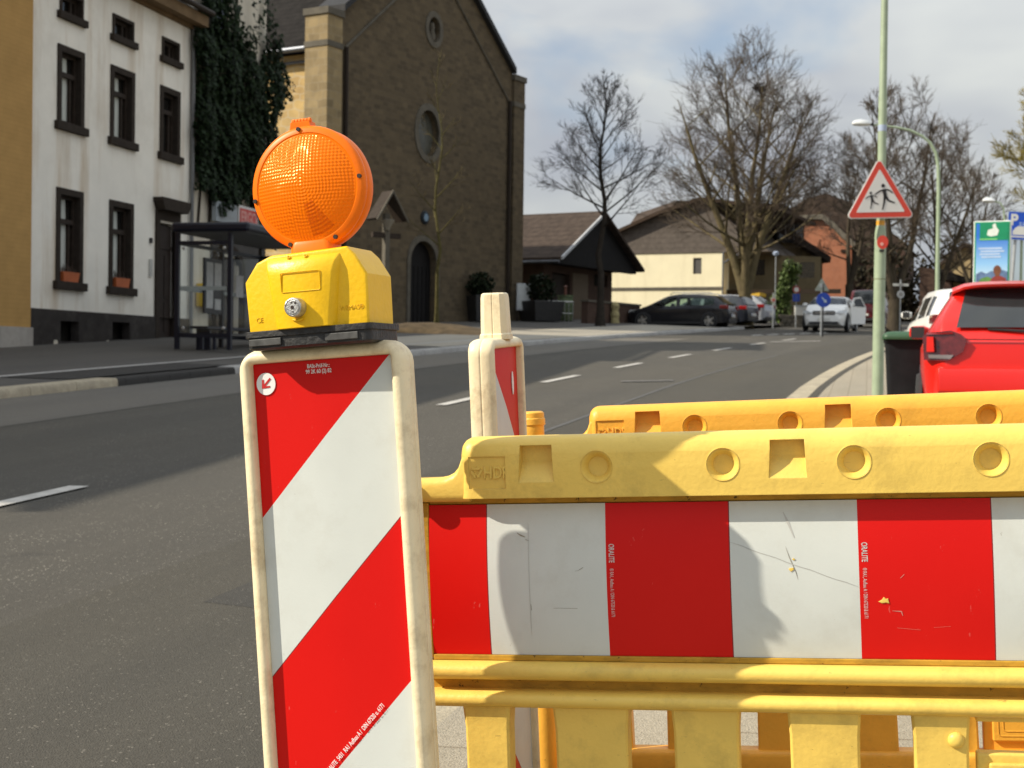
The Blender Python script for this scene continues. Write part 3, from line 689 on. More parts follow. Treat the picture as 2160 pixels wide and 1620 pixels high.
# neck and disc
nk = MB(); nk.loops([[(x, y, z) for x, y in rrect(-.040+i, .034-i, -.026+i, .024-i, .012, 4)] for z, i in ((HBX-.004, 0), (HBX+.012, .001), (HBX+.017, .003), (HBX+.019, .007))])
nk.build('neck', ORANGE_D, lamp, smooth=40)
ZC = .2225; RC = .0975
dm = MB(); dm.lathe([(RC-.011, .0225), (RC-.006, .0215), (RC-.004, .0205), (RC-.0015, .019), (RC, .016), (RC+.0005, .012), (RC-.0005, .0075), (RC-.002, .005), (RC-.001, .003), (RC, -.002), (RC, -.012), (RC-.002, -.018), (RC-.010, -.0215), (RC-.013, -.0215)], 72, RX(90), cap=False)
rim = dm.build('lens_rim', ORANGE_D, lamp, smooth=40); rim.location = (-.003, 0, ZC)
for sg in (1, -1):
    ln = MB(); prof = [(RC-.0105, .0222), (RC-.013, .0215)]+[((RC-.0135)*math.sin(R(a))/math.sin(R(29)), .0215+.022*(math.cos(R(a))-math.cos(R(29)))/(1-math.cos(R(29)))) for a in (29, 27, 24, 20, 16, 12, 8, 4, 1)]+[(.0005, .0435)]
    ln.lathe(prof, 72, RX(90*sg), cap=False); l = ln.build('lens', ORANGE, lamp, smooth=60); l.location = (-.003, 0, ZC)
# reflector core inside, seen through nothing but shading the translucent lens
core = MB(); core.lathe([(.006, -.010), (.009, 0), (.006, .010)], 16, RX(90)); core.prism([(-.010, -.10), (.010, -.10), (.006, -.01), (-.006, -.01)], -.008, .008)
c = core.build('bulb_holder', pm('bulb_grey', (0.05, 0.03, 0.02), rough=0.5), lamp); c.location = (-.003, 0, ZC)
for dx, dz in ((-.008, .0925), (.0905, .0085), (-.0905, -.0125), (-.034, -.0865), (.044, -.0815)):
    s = MB(); s.prism(circle(0, 0, .0034, 16), -.0245, -.0205); s = s.build('screw_hole', DARK, lamp); s.location = (dx-.003, 0, ZC+dz)
hg = MB()
hg.prism([(-.019, RC-.004), (.017, RC-.004), (.015, RC+.008), (-.017, RC+.008)], -.016, .006)
for k in range(6): hg.lathe([(.003, 0), (.0042, .0006), (.0042, .0046), (.003, .0052)], 12, T(-.0165+.0055*k, -.010, RC+.0095) @ RY(90))
hg = hg.build('hinge', ORANGE_D, lamp, smooth=40); hg.location = (-.010, 0, ZC)
# ------------------------------------------------------------------ buildings
def wall_holes(mb, x0, x1, z0, z1, holes, depth=0.2, y=0.0):
    """front wall face at y with rectangular holes (x0,x1,z0,z1) and their reveals"""
    xs = sorted({x0, x1, *[h[0] for h in holes], *[h[1] for h in holes]}); zs = sorted({z0, z1, *[h[2] for h in holes], *[h[3] for h in holes]})
    for a, b in zip(xs, xs[1:]):
        for c, d in zip(zs, zs[1:]):
            mx_, mz = (a+b)/2, (c+d)/2
            if any(h[0] < mx_ < h[1] and h[2] < mz < h[3] for h in holes): continue
            mb.add([(a, y, c), (b, y, c), (b, y, d), (a, y, d)], [(0, 1, 2, 3)])
    for a, b, c, d in holes:
        mb.add([(a, y, c), (b, y, c), (b, y, d), (a, y, d), (a, y+depth, c), (b, y+depth, c), (b, y+depth, d), (a, y+depth, d)], [(0, 4, 5, 1), (1, 5, 6, 2), (2, 6, 7, 3), (3, 7, 4, 0)])
def stains(mt, c, amt=0.5, sx=1.6):
    def fn(nt, co, src):
        mp = N(nt, 'ShaderNodeMapping'); mp.inputs['Scale'].default_value = (sx, sx, 0.16); nt.links.new(co, mp.inputs[0])
        n = N(nt, 'ShaderNodeTexNoise', ins={'Scale': 1.0, 'Detail': 6.0, 'Roughness': 0.65}); nt.links.new(mp.outputs[0], n.inputs[0])
        r = N(nt, 'ShaderNodeValToRGB'); r.color_ramp.elements[0].position = 0.5; r.color_ramp.elements[1].position = 0.75; nt.links.new(n.outputs[0], r.inputs[0])
        return mixc(nt, M_(nt, 'MULTIPLY', r.outputs[0], amt), src, c)
    return recolour(mt, fn)
def masonry(name, c1, c2, mortar, bw=0.5, bh=0.25, ms=0.02, rough=0.9, mix=0.8, scale=1.0, plane='xz', dist=0.0):
    mt = pm(name, c1, rough=rough, var=0.3, scale=2.2, bump=0.4, bscale=18, spec=0.2, dirt=tuple(x*0.5 for x in c1), dirt_amt=0.6, dscale=0.7)
    def fn(nt, co, src):
        sx = N(nt, 'ShaderNodeSeparateXYZ'); nt.links.new(co, sx.inputs[0]); cb = N(nt, 'ShaderNodeCombineXYZ')
        nt.links.new(M_(nt, 'ADD', sx.outputs[0], sx.outputs[1]), cb.inputs[0]); nt.links.new(sx.outputs[2], cb.inputs[1]); v = cb.outputs[0]
        if dist:
            nn = N(nt, 'ShaderNodeTexNoise', ins={'Scale': 1.6, 'Detail': 2.0}); nt.links.new(co, nn.inputs[0])
            ad = N(nt, 'ShaderNodeMixRGB', blend_type='LINEAR_LIGHT', ins={0: dist}); nt.links.new(v, ad.inputs[1]); nt.links.new(nn.outputs['Color'], ad.inputs[2]); v = ad.outputs[0]
        b = N(nt, 'ShaderNodeTexBrick', ins={'Scale': scale, 'Mortar Size': ms, 'Brick Width': bw, 'Row Height': bh, 'Bias': 0.0, 'Mortar Smooth': 0.3}); nt.links.new(v, b.inputs[0])
        b.inputs['Color1'].default_value = tuple(c1)+(1,); b.inputs['Color2'].default_value = tuple(c2)+(1,); b.inputs['Mortar'].default_value = tuple(mortar)+(1,)
        return mixc(nt, mix, src, b.outputs[0])
    return recolour(mt, fn)
def siding(mt, pitch, dark=0.75, axis=2):
    def fn(nt, co, src):
        sx = N(nt, 'ShaderNodeSeparateXYZ'); nt.links.new(co, sx.inputs[0])
        f = M_(nt, 'FRACT', M_(nt, 'DIVIDE', sx.outputs[axis], pitch)); l = M_(nt, 'LESS_THAN', f, 0.12)
        n = N(nt, 'ShaderNodeMixRGB', blend_type='MULTIPLY'); nt.links.new(l, n.inputs[0]); nt.links.new(src, n.inputs[1]); n.inputs[2].default_value = (dark,)*3+(1,)
        return n.outputs[0]
    return recolour(mt, fn)
RENDER_W = stains(pm('white_render', (0.82, 0.78, 0.69), rough=0.9, var=0.06, scale=1.2, bump=0.25, bscale=45, dirt=(0.42, 0.36, 0.28), dirt_amt=0.4, dscale=0.5), (0.44, 0.31, 0.17), 0.75)
RENDER_C = stains(pm('cream_render', (0.62, 0.57, 0.47), rough=0.9, var=0.08, scale=1.2, bump=0.25, bscale=45), (0.35, 0.29, 0.2), 0.5)
TAN = siding(pm('tan_render', (0.45, 0.27, 0.095), rough=0.9, var=0.08, scale=3, bump=0.3, bscale=70, dirt=(0.34, 0.21, 0.08), dirt_amt=0.5, dscale=0.4), 0.09, 0.9)
GREY_R = pm('grey_render', (0.38, 0.36, 0.33), rough=0.9, var=0.1, scale=2, bump=0.3, bscale=60)
PLINTH = pm('dark_plinth', (0.040, 0.035, 0.032), rough=0.85, var=0.2, scale=3, bump=0.2, dirt=(0.13, 0.12, 0.11), dirt_amt=0.4, dscale=2)
STONE_D = pm('dark_stone', (0.036, 0.028, 0.022), rough=0.8, var=0.2, scale=8, bump=0.3)
WOOD_D = pm('dark_wood', (0.035, 0.026, 0.02), rough=0.6, var=0.3, scale=8)
GLASS_D = pm('dark_glass', (0.018, 0.017, 0.015), rough=0.08, var=0.4, scale=1.0, spec=0.6)
CURTAIN = pm('net_curtain', (0.50, 0.52, 0.47), rough=0.95, var=0.1, scale=20, stretch=(3, 3, .3))
ROOF_D = siding(pm('dark_tiles', (0.018, 0.016, 0.0145), rough=0.9, spec=0.08, var=0.35, scale=3, bump=0.5, bscale=14), 0.22, 0.6)
ROOF_B = siding(pm('brown_tiles', (0.058, 0.043, 0.034), rough=0.85, var=0.3, scale=3, bump=0.5, bscale=14), 0.25, 0.65)
ZINC = pm('zinc_gutter', (0.12, 0.13, 0.15), rough=0.4, var=0.2, scale=4, metal=0.6)
PIPE_D = pm('brown_pipe', (0.03, 0.022, 0.016), rough=0.5)
STONE_C = masonry('church_stone_shaded', (0.128, 0.098, 0.060), (0.062, 0.049, 0.034), (0.105, 0.085, 0.060), 0.36, 0.17, 0.014, mix=0.65, dist=0.05)  # darker copy of the stone: the facade's shade is in the colour
STONE_LIT = masonry('church_stone_sunlit', (0.52, 0.37, 0.16), (0.34, 0.23, 0.11), (0.44, 0.37, 0.26), 0.5, 0.3, 0.03, mix=0.6, dist=0.22)  # paler, yellower copy: sunlight on the side wall is in the colour
STONE_T = pm('grey_trim', (0.115, 0.103, 0.082), rough=0.85, var=0.2, scale=3, bump=0.3, dirt=(0.10, 0.09, 0.07), dirt_amt=0.6, dscale=2)
BRICK_R = masonry('red_brick', (0.36, 0.135, 0.07), (0.30, 0.105, 0.055), (0.30, 0.22, 0.17), 0.24, 0.08, 0.008, mix=0.7)
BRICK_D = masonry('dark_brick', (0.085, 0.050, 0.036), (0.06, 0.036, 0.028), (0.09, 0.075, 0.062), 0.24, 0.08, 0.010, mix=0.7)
SLATE = siding(pm('grey_slate', (0.112, 0.094, 0.080), rough=0.75, var=0.2, scale=4, bump=0.3), 0.3, 0.8)
YELLOW_W = stains(pm('pale_yellow_render', (0.76, 0.69, 0.48), rough=0.9, var=0.05, scale=1.0, bump=0.2, bscale=40), (0.5, 0.42, 0.27), 0.35)

def gable_roof(mb, x0, x1, y0, y1, ze, zr, ov=0.3, th=0.16, ridge='x'):
    """two slabs of roof; ridge along x (eaves at y0, y1) or along y (eaves at x0, x1)"""
    if ridge == 'x':
        ym = (y0+y1)/2; s = (zr-ze)/(ym-y0)
        for a, b in ((y0-ov, ym), (y1+ov, ym)):
            za = ze-ov*s
            mb.add([(x0-ov, a, za), (x1+ov, a, za), (x1+ov, b, zr), (x0-ov, b, zr), (x0-ov, a, za+th), (x1+ov, a, za+th), (x1+ov, b, zr+th), (x0-ov, b, zr+th)],
                   [(0, 1, 2, 3), (4, 5, 6, 7), (0, 1, 5, 4), (1, 2, 6, 5), (2, 3, 7, 6), (3, 0, 4, 7)])
    else:
        xm = (x0+x1)/2; s = (zr-ze)/(xm-x0)
        for a, b in ((x0-ov, xm), (x1+ov, xm)):
            za = ze-ov*s
            mb.add([(a, y0-ov, za), (a, y1+ov, za), (b, y1+ov, zr), (b, y0-ov, zr), (a, y0-ov, za+th), (a, y1+ov, za+th), (b, y1+ov, zr+th), (b, y0-ov, zr+th)],
                   [(0, 1, 2, 3), (4, 5, 6, 7), (0, 1, 5, 4), (1, 2, 6, 5), (2, 3, 7, 6), (3, 0, 4, 7)])
def window(parent, x0, x1, z0, z1, y=0.10, surround=True, curtain=True, transom=0.30, sw=0.13, sill=0.17, fm=None, sm=None):
    """hole x0..x1, z0..z1 is filled with a wooden frame, panes and a net curtain; stone surround proud of the wall"""
    w = MB(); fw = 0.07; zt = z1-(z1-z0)*transom
    w.box(x0, x0+fw, y, y+.06, z0, z1); w.box(x1-fw, x1, y, y+.06, z0, z1); w.box(x0+fw, x1-fw, y, y+.06, z1-fw, z1); w.box(x0+fw, x1-fw, y, y+.06, z0, z0+fw)
    if transom: w.box(x0+fw, x1-fw, y-.02, y+.06, zt-.05, zt+.05)
    xm = x0+(x1-x0)*.72; w.box(xm-.03, xm+.03, y+.004, y+.06, z0+fw, zt-.05 if transom else z1-fw)
    o = w.build('window', fm or WOOD_D, parent)
    g = MB(); g.box(x0+.01, x1-.01, y+.075, y+.085, z0+.01, z1-.01); g.build('pane', GLASS_D, o)
    if curtain:
        c = MB(); zc = z0+.08
        for a, b, k in ((x0+.02, x0+(x1-x0)*.74, 0), ):
            pts = [(a+(b-a)*q/10, y+.066+.004*(q % 2)) for q in range(11)]
            lo = [(px_-(px_-a)*0.15*0, py_, zc) for px_, py_ in pts]; hi = [(a+(px_-a)*(0.86 if k == 0 else 1), py_, z1-.05) for px_, py_ in pts]
            c.add(lo+hi, [(q, q+1, q+12, q+11) for q in range(10)])
        c.build('curtain', CURTAIN, o, fix=False)
    if surround:
        s = MB(); s.box(x0-sw, x0+.004, -.035, y, z0, z1+sw); s.box(x1-.004, x1+sw, -.035, y, z0, z1+sw); s.box(x0+.004, x1-.004, -.035, y, z1-.004, z1+sw)
        s.build('surround', sm or STONE_D, o)
    if sill:
        s = MB(); s.box(x0-sw-.09, x1+sw+.09, -.10, .12, z0-sill, z0); s.build('sill', sm or STONE_D, o, bevel=.012)
    return o
UH = 75.8
def hframe(t, y=0.0, z=None, rot=UH, org=(-9.57, 28.0)):
    a = R(rot); x = org[0]+t*math.cos(a)-y*math.sin(a); yy = org[1]+t*math.sin(a)+y*math.cos(a)
    return (x, yy, 0.0 if z is None else z)

# white house: facade 6.9 m, z = world height minus the house datum (1.36 = camera height)
hz = 1.36
wh = thing('town_house', 'white rendered three-storey house with dark stone window frames and stained walls', 'house', (-9.57, 28, hz), R(UH))
wins = [(1.13, 1.87, 1.53, 3.31), (3.20, 3.97, 1.53, 3.29), (1.13, 1.87, 4.78, 6.22), (3.20, 3.97, 4.78, 6.22), (5.42, 6.13, 4.78, 6.20), (1.13, 1.87, 7.02, 7.40), (3.20, 3.97, 7.02, 7.40), (5.42, 6.13, 7.02, 7.40)]
door = (5.30, 6.12, -.2, 3.15)
wl = MB(); wall_holes(wl, 0, 6.9, .94, 7.95, [w for w in wins]+[(door[0], door[1], .94, door[3])], .2)
wl.box(0, 6.9, .21, 8.5, .94, 7.95) if False else None
wl.add([(0, 0, .94), (0, 8.5, .94), (0, 8.5, 7.95), (0, 0, 7.95)], [(0, 1, 2, 3)]); wl.add([(6.9, 0, .94), (6.9, 8.5, .94), (6.9, 8.5, 7.95), (6.9, 0, 7.95)], [(3, 2, 1, 0)])
wl.build('wall', RENDER_W, wh, fix=False)
bk = MB(); bk.box(.02, 6.88, .25, 8.5, -.6, 7.9); bk.build('interior_wall', pm('dark_interior', (0.02, 0.018, 0.015), rough=0.9), wh)
pl = MB(); cel = [(1.15, 1.85, .30, .72), (3.2, 3.95, .36, .76)]
wall_holes(pl, 0, 5.30, -.7, .94, cel, .2, -.04); wall_holes(pl, 6.12, 6.9, -.5, .94, [], .2, -.04)
pl.add([(0, -.04, .94), (5.3, -.04, .94), (5.3, 0, .94), (0, 0, .94)], [(0, 1, 2, 3)]); pl.build('plinth', PLINTH, wh, fix=False)
for i, wn in enumerate(wins):
    small = wn[3]-wn[2] < .8
    window(wh, *wn, curtain=not small and i != 4, transom=0 if small else .30, sw=.13 if not small else .07, sill=.17 if not small else .15)
cn = MB(); cn.prism([(-.002, 7.95), (6.9, 7.95), (6.9, 8.02), (-.002, 8.02)], -.10, .2); cn.prism([(-.002, 8.02), (6.98, 8.02), (6.98, 8.28), (-.002, 8.28)], -.38, .2)
cn.build('cornice', pm('brown_cornice', (0.16, 0.105, 0.055), rough=0.8, var=0.2, scale=3), wh)
gt = MB(); gt.tube([(-.1, -.46, 8.36), (7.05, -.46, 8.36)], .075, 8); gt.build('gutter', PIPE_D, wh)
rf = MB(); gable_roof(rf, 0, 6.9, -.1, 8.5, 8.28, 10.9, .25); rf = rf.build('roof', ROOF_D, wh)
for i, (x, col_) in enumerate(((5.9, (0.5, 0.46, 0.38)),)):
    ch = MB(); ch.box(x-.3, x+.3, 1.2, 1.9, 8.6, 10.6); ch.build('chimney', RENDER_C, rf)
dr = MB(); dr.box(5.32, 6.10, .10, .16, .45, 2.55); dr.box(5.36, 6.06, .08, .10, 2.62, 3.10); dr.box(5.32, 6.10, .08, .16, 2.55, 2.62)
for z0_, z1_ in ((.6, 1.3), (1.4, 2.4)):
    for x0_, x1_ in ((5.42, 5.66), (5.76, 6.0)): dr.box(x0_, x1_, .085, .1, z0_, z1_)
dr = dr.build('door', pm('door_brown', (0.03, 0.022, 0.018), rough=0.5, var=0.2, scale=5), wh)
sd_ = MB(); sd_.box(5.12, 5.30, -.05, .1, -.3, 3.2); sd_.box(6.12, 6.30, -.05, .1, -.3, 3.2); sd_.box(5.12, 6.30, -.05, .1, 3.2, 3.42); sd_.build('door_surround', STONE_D, wh)
cp_ = MB(); cp_.prism([(5.02, 3.62), (5.02, 3.70), (6.42, 3.70), (6.42, 3.62), (6.28, 3.42), (5.14, 3.42)], -.26, .05); cp_.build('door_hood', STONE_D, wh)
stp = MB(); stp.box(5.2, 6.25, -.42, .1, -.5, .18); stp.box(5.2, 6.25, -.1, .1, .18, .45); stp.build('doorstep', STONE_T, wh)
dp = MB(); dp.tube([(6.80, -.08, 8.3), (6.80, -.08, -.4)], .05, 8); dp.build('downpipe', pm('grey_pipe', (0.14, 0.14, 0.14), rough=0.5), wh)
bl = MB(); bl.box(4.86, 4.94, -.05, .0, 2.62, 2.74); bl.build('door_lamp', BLACK, wh); bl = MB(); bl.box(4.84, 4.96, -.04, .0, 1.85, 2.25); bl.build('bell_plate', STEEL, wh)
for (x, z, w_, h_) in ((.95, .22, .22, .38), (1.92, .12, .2, .24), (3.0, .28, .3, .22), (4.15, .26, .26, .3), (4.6, .24, .34, .16)):
    p_ = MB(); rnd = random.Random(int(x*100)); p_.prism([(x+w_*.5*math.cos(2*math.pi*q/9)*rnd.uniform(.5, 1), z+h_*.5*math.sin(2*math.pi*q/9)*rnd.uniform(.5, 1)) for q in range(9)], -.046, -.038); p_.build('plaster_patch', RENDER_C, wh)
# orange flower boxes in the ground floor windows
TERRA = pm('orange_box', (0.42, 0.10, 0.025), rough=0.6, var=0.15, scale=8); PLANT_D = pm('dry_plant', (0.06, 0.035, 0.02), rough=0.9, var=0.4, scale=20)
for k, (x0, x1, lab) in enumerate(((1.17, 1.80, 'orange flower box on the sill of the ground-floor window next to the tan house'), (3.26, 3.88, 'orange flower box on the sill of the ground-floor window nearer the house door'))):
    fb = thing('flower_box', lab, 'flower box', hframe((x0+x1)/2, 0, hz+1.532), R(UH), 'orange flower boxes on the white house')
    w_ = (x1-x0)/2; b = MB(); b.loops([[(x, y, z) for x, y in ((-w_*k_, -.08*k_), (w_*k_, -.08*k_), (w_*k_, .08*k_), (-w_*k_, .08*k_))] for z, k_ in ((0, .86), (.17, .97), (.17, 1.0), (.20, 1.0))]); b.build('box', TERRA, fb, bevel=.008)
    b = MB(); rnd = random.Random(k)
    for q in range(60):
        x = rnd.uniform(-w_*.9, w_*.9); h = rnd.uniform(.05, .18) if x < .1 else rnd.uniform(.02, .08); y = rnd.uniform(-.05, .05); d = rnd.uniform(-.03, .03)
        b.add([(x, y, .19), (x+.012, y, .19), (x+d+.02, y+.01, .19+h), (x+d-.01, y, .19+h)], [(0, 1, 2, 3)])
    b.build('plants', PLANT_D, fb, fix=False)

# tan house on the left and the next houses towards the camera (their eaves throw the long shadow over the road)
th = thing('town_house', 'tan rendered house with pale plinth at the left edge beside the white house', 'house', (-9.57, 28, hz), R(UH))
b = MB(); b.box(-10.2, -.012, -.10, 8.5, .55, 8.0); b.build('wall', TAN, th)
b = MB(); b.box(-10.2, -.012, -.16, 8.4, -1.2, .55); b.build('plinth', pm('pale_plinth', (0.36, 0.33, 0.29), rough=0.9, var=0.15, scale=3, dirt=(0.2, 0.18, 0.15), dirt_amt=0.5), th)
b = MB(); gable_roof(b, -10.2, -.012, -.1, 8.5, 7.95, 10.7, .25); b.build('roof', ROOF_D, th)
for i in range(3):
    for z0_, z1_ in ((1.4, 3.1), (4.7, 6.2)):
        b = MB(); b.box(-9.4+3*i, -8.4+3*i, -.13, -.08, z0_, z1_); wn = b.build('window', GLASS_D, th); b = MB(); b.box(-9.5+3*i, -9.4+3*i, -.16, -.09, z0_, z1_); b.box(-8.4+3*i, -8.3+3*i, -.16, -.09, z0_, z1_); b.box(-9.5+3*i, -8.3+3*i, -.16, -.09, z1_, z1_+.1); b.build('frame', STONE_T, wn)
for nm, a0, a1, zo, mt_ in (('grey', -22.0, -10.25, -.55, GREY_R), ('cream', -36.0, -22.05, -1.15, RENDER_C)):
    th2 = thing('town_house', {'grey': 'grey rendered row house outside the left edge whose shadow lies on the road', 'cream': 'cream row house nearest the camera on the left side of the street'}[nm], 'house', (-9.57, 28, hz+zo), R(UH))
    b = MB(); b.box(a0, a1, -.05, 8.5, -1.6, 8.15); b.build('wall', mt_, th2)
    b = MB(); gable_roof(b, a0, a1, -.05, 8.5, 8.1, 10.8, .25); b.build('roof', ROOF_D, th2)
    for i in range(4):
        for z0_, z1_ in ((1.4, 3.1), (4.7, 6.2)):
            x = a0+1.2+i*(a1-a0-2)/3.3; b = MB(); b.box(x, x+1.0, -.08, -.04, z0_, z1_); b.build('window', GLASS_D, th2)

# ivy house
LEAF = pm('ivy_leaf', (0.012, 0.024, 0.008), rough=0.65, var=0.85, scale=9, spec=0.15)
ih = thing('town_house', 'tall cream house overgrown with dark ivy between the white house and the church', 'house', (-9.57, 28, hz), R(UH))
b = MB(); wall_holes(b, 6.95, 11.2, -.5, 10.6, [(8.1, 9.6, -.4, 2.6)], .25); b.add([(11.2, 0, -.5), (11.2, 8.5, -.5), (11.2, 8.5, 10.6), (11.2, 0, 10.6)], [(0, 1, 2, 3)]); b.add([(6.95, 0, -.5), (6.95, 8.5, -.5), (6.95, 8.5, 10.6), (6.95, 0, 10.6)], [(0, 1, 2, 3)]); b.build('wall', RENDER_C, ih, fix=False)
b = MB(); b.box(6.97, 11.18, .27, 8.4, -.5, 10.5); b.build('interior_wall', MATS['dark_interior'], ih)
b = MB(); gable_roof(b, 6.95, 11.2, 0, 8.5, 10.55, 13.4, .2); b.build('roof', ROOF_D, ih)
# arched doorway trim
b = MB(); pts = [(8.0+.85-.95*math.cos(R(a)), 2.3+.62*math.sin(R(a))) for a in range(0, 181, 15)]; pin_ = [(8.85-.78*math.cos(R(a)), 2.3+.45*math.sin(R(a))) for a in range(180, -1, -15)]
b.prism(pts+pin_, -.10, .05); b.box(7.90, 8.07, -.10, .05, -.4, 2.3); b.box(9.63, 9.80, -.10, .05, -.4, 2.3); b.build('door_surround', STONE_D, ih)
b = MB(); b.box(8.08, 9.62, .12, .2, -.3, 2.75); b.build('door', WOOD_D, ih)
b = MB(); wall_holes(b, 7.0, 12.0, -.6, .5, [(8.0, 9.7, -.6, .5)], .1, -.03); b.build('plinth', PLINTH, ih, fix=False)
for (x0, x1, z0_, z1_) in ((7.9, 8.6, 7.6, 9.2), (10.3, 11.1, 1.2, 2.9)):
    b = MB(); b.box(x0, x1, -.02, .03, z0_, z1_); b.build('window', GLASS_D, ih)
iv = thing('ivy', 'thick dark green ivy covering the cream house front', 'climbing plant', (-9.57, 28, hz), R(UH))
def in_ivy(x, z, rnd):
    lo = 4.0+.28*math.sin(x*2.1)+.2*math.sin(x*5.3)+max(0, (x-9.0))*-.25
    hi = 8.5+.8*math.sin(x*1.3-8.4)+.4*math.sin(x*4.1)+max(0, x-10)*-.2
    tend = hi+ (1.9 if abs((x*1.15) % 1.0-.5) < .13 else .35)*rnd.random()
    l = 6.78+.10*math.sin(z*3.1); r_ = 11.55+.5*math.sin(z*.9+1)+.25*math.sin(z*2.7)
    return l < x < r_ and lo < z < tend
mb = MB(); rnd = random.Random(11)
while len(mb.f) < 21000:
    x, z = rnd.uniform(6.7, 12.3), rnd.uniform(3.0, 10.4)
    if not in_ivy(x, z, rnd): continue
    bul = .12+.30*abs(math.sin(x*2.3+1)*math.sin(z*1.9+.4))+.12*math.sin(x*7+z*5)**2
    y = -bul*rnd.uniform(.35, 1.0)
    s = rnd.uniform(.05, .11); n = Vector((rnd.uniform(-.7, .7), -1, rnd.uniform(-.3, 1.0))).normalized(); u = n.orthogonal().normalized(); u = (Matrix.Rotation(rnd.uniform(0, 6.28), 3, n) @ u); v = n.cross(u); p = Vector((x, y, z))
    mb.add([p-u*s*.7, p-v*s*.3+n*.01, p+u*s*.7, p+v*s], [(0, 1, 2, 3)])
mb.build('leaves', LEAF, iv, fix=False)
mb = MB()
for k in range(9):
    x = 7.2+.5*k; mb.tube([(x+.15*math.sin(q+k), -.04, -.2 if False else 3.2+.9*q) for q in range(6)], [.035, .03, .026, .02, .016, .01], 5)
mb.build('stems', WOOD_D, iv)
b = MB(); wall_holes(b, 7.95, 11.2, -.6, 3.1, [(8.05, 9.65, -.6, 2.7)], .06, -.05); b.build('dark_wall_panel', pm('dark_panel', (.045, .04, .036), rough=.7, var=.2, scale=3), ih, fix=False)  # dark panel added to darken the lower wall behind the shelter glass
# shop sign on the ivy house
sg = thing('shop_sign', 'flat grey and white sign with red lettering below the ivy', 'sign', hframe(0, 0, hz), R(UH))
b = MB(); b.box(7.75, 8.95, -.26, -.14, 3.42, 3.92); b.build('grey_panel', pm('sign_grey', (0.30, 0.33, 0.35), rough=0.4, var=0.1, scale=3), sg)
b = MB(); b.box(8.99, 10.18, -.28, -.14, 3.38, 3.95); b.build('white_panel', pm('sign_white', (0.60, 0.58, 0.55), rough=0.4, var=0.05), sg)
b = MB(); b.box(9.06, 10.11, -.29, -.281, 3.45, 3.88); fo = b.build('red_panel', pm('sign_red', (0.50, 0.05, 0.04), rough=0.4, var=0.05), sg)
text('sign_letters', 'ERGO', .44, pm('sign_letter', (0.62, 0.30, 0.26), rough=0.4, var=0.02), sg, T(9.585, -.292, 3.51) @ FRONT, .004, 'CENTER', .80, .01)
b = MB(); b.box(7.8, 8.85, -.265, -.262, 3.55, 3.62); b.box(7.8, 8.6, -.265, -.262, 3.70, 3.78); b.build('sign_line', pm('sign_line', (0.3, 0.32, 0.33), rough=0.4), sg)
b = MB(); b.box(10.2, 10.5, -.2, -.14, 3.4, 3.7); b.build('sign_end', STONE_T, sg)
# yellow letter box on the wall
lbx = thing('letter_box', 'yellow wall letter box seen through the bus shelter glass', 'letter box', hframe(7.45, -.02, hz+1.25), R(UH))
b = MB(); b.loops([[(x, y, z) for x, y in rrect(-.30+i, .30-i, -.34+i, .0, .03, 3)] for z, i in ((0, .03), (.02, 0), (.52, 0), (.58, .04))]); b.build('body', pm('post_yellow', (0.62, 0.40, 0.02), rough=0.4, var=0.06), lbx, smooth=40)
b = MB(); b.prism([(-.2, .42), (.2, .42), (.24, .47), (-.24, .47)], -.37, -.335); b.build('slot_flap', pm('post_amber', (0.50, 0.31, 0.02), rough=0.4), lbx)
b = MB(); b.tube([(-.08, -.345, .2), (0, -.345, .26), (.08, -.345, .2)], .012, 6); b.build('horn_emblem', BLACK, lbx)
b = MB(); b.box(.30, .52, -.16, -.0, .02, .09); b.build('bracket', MATS['post_amber'], lbx)

# ------------------------------------------------------------------ bus shelter
NAVY = pm('navy_steel', (0.003, 0.0045, 0.014), rough=0.35, var=0.15, scale=4, spec=0.5, bevel=.004)
def glass(name, tint, a):
    mt = bpy.data.materials.new(name); mt.use_nodes = True; nt = mt.node_tree; o = nt.nodes['Material Output']; nt.nodes.remove(nt.nodes['Principled BSDF'])
    tr = N(nt, 'ShaderNodeBsdfTransparent', ins={0: tint+(1,)}); gl = N(nt, 'ShaderNodeBsdfGlossy', ins={'Roughness': 0.03}); df = N(nt, 'ShaderNodeBsdfDiffuse', ins={0: (.35, .38, .36, 1)})
    fr = N(nt, 'ShaderNodeFresnel', ins={0: 1.3}); m1 = N(nt, 'ShaderNodeMixShader', ins={0: a}); m2 = N(nt, 'ShaderNodeMixShader')
    nt.links.new(tr.outputs[0], m1.inputs[1]); nt.links.new(df.outputs[0], m1.inputs[2]); nt.links.new(fr.outputs[0], m2.inputs[0]); nt.links.new(m1.outputs[0], m2.inputs[1]); nt.links.new(gl.outputs[0], m2.inputs[2]); nt.links.new(m2.outputs[0], o.inputs[0])
    return mt
GLASS = glass('clear_glass', (.97, .99, .98), .035); FROST = glass('frosted_band', (.7, .75, .75), .75)
sp = at(373, 737, 27.9)
bsx = thing('bus_shelter', 'dark navy bus shelter with glass walls on the pavement by the houses', 'bus shelter', (sp.x, sp.y, sp.z), R(UH))
LS, WS, HS = 3.9, 1.12, 2.28         # along the street, across, height of the wall tops; x along, -y towards the road
for x, y, h in ((0, 0, HS), (LS, 0, HS), (1.95, 0, HS), (0, -WS, HS), (LS, -WS, HS)):
    b = MB(); b.box(x-.04, x+.04, y-.04, y+.04, 0, h); b.build('post', NAVY, bsx)
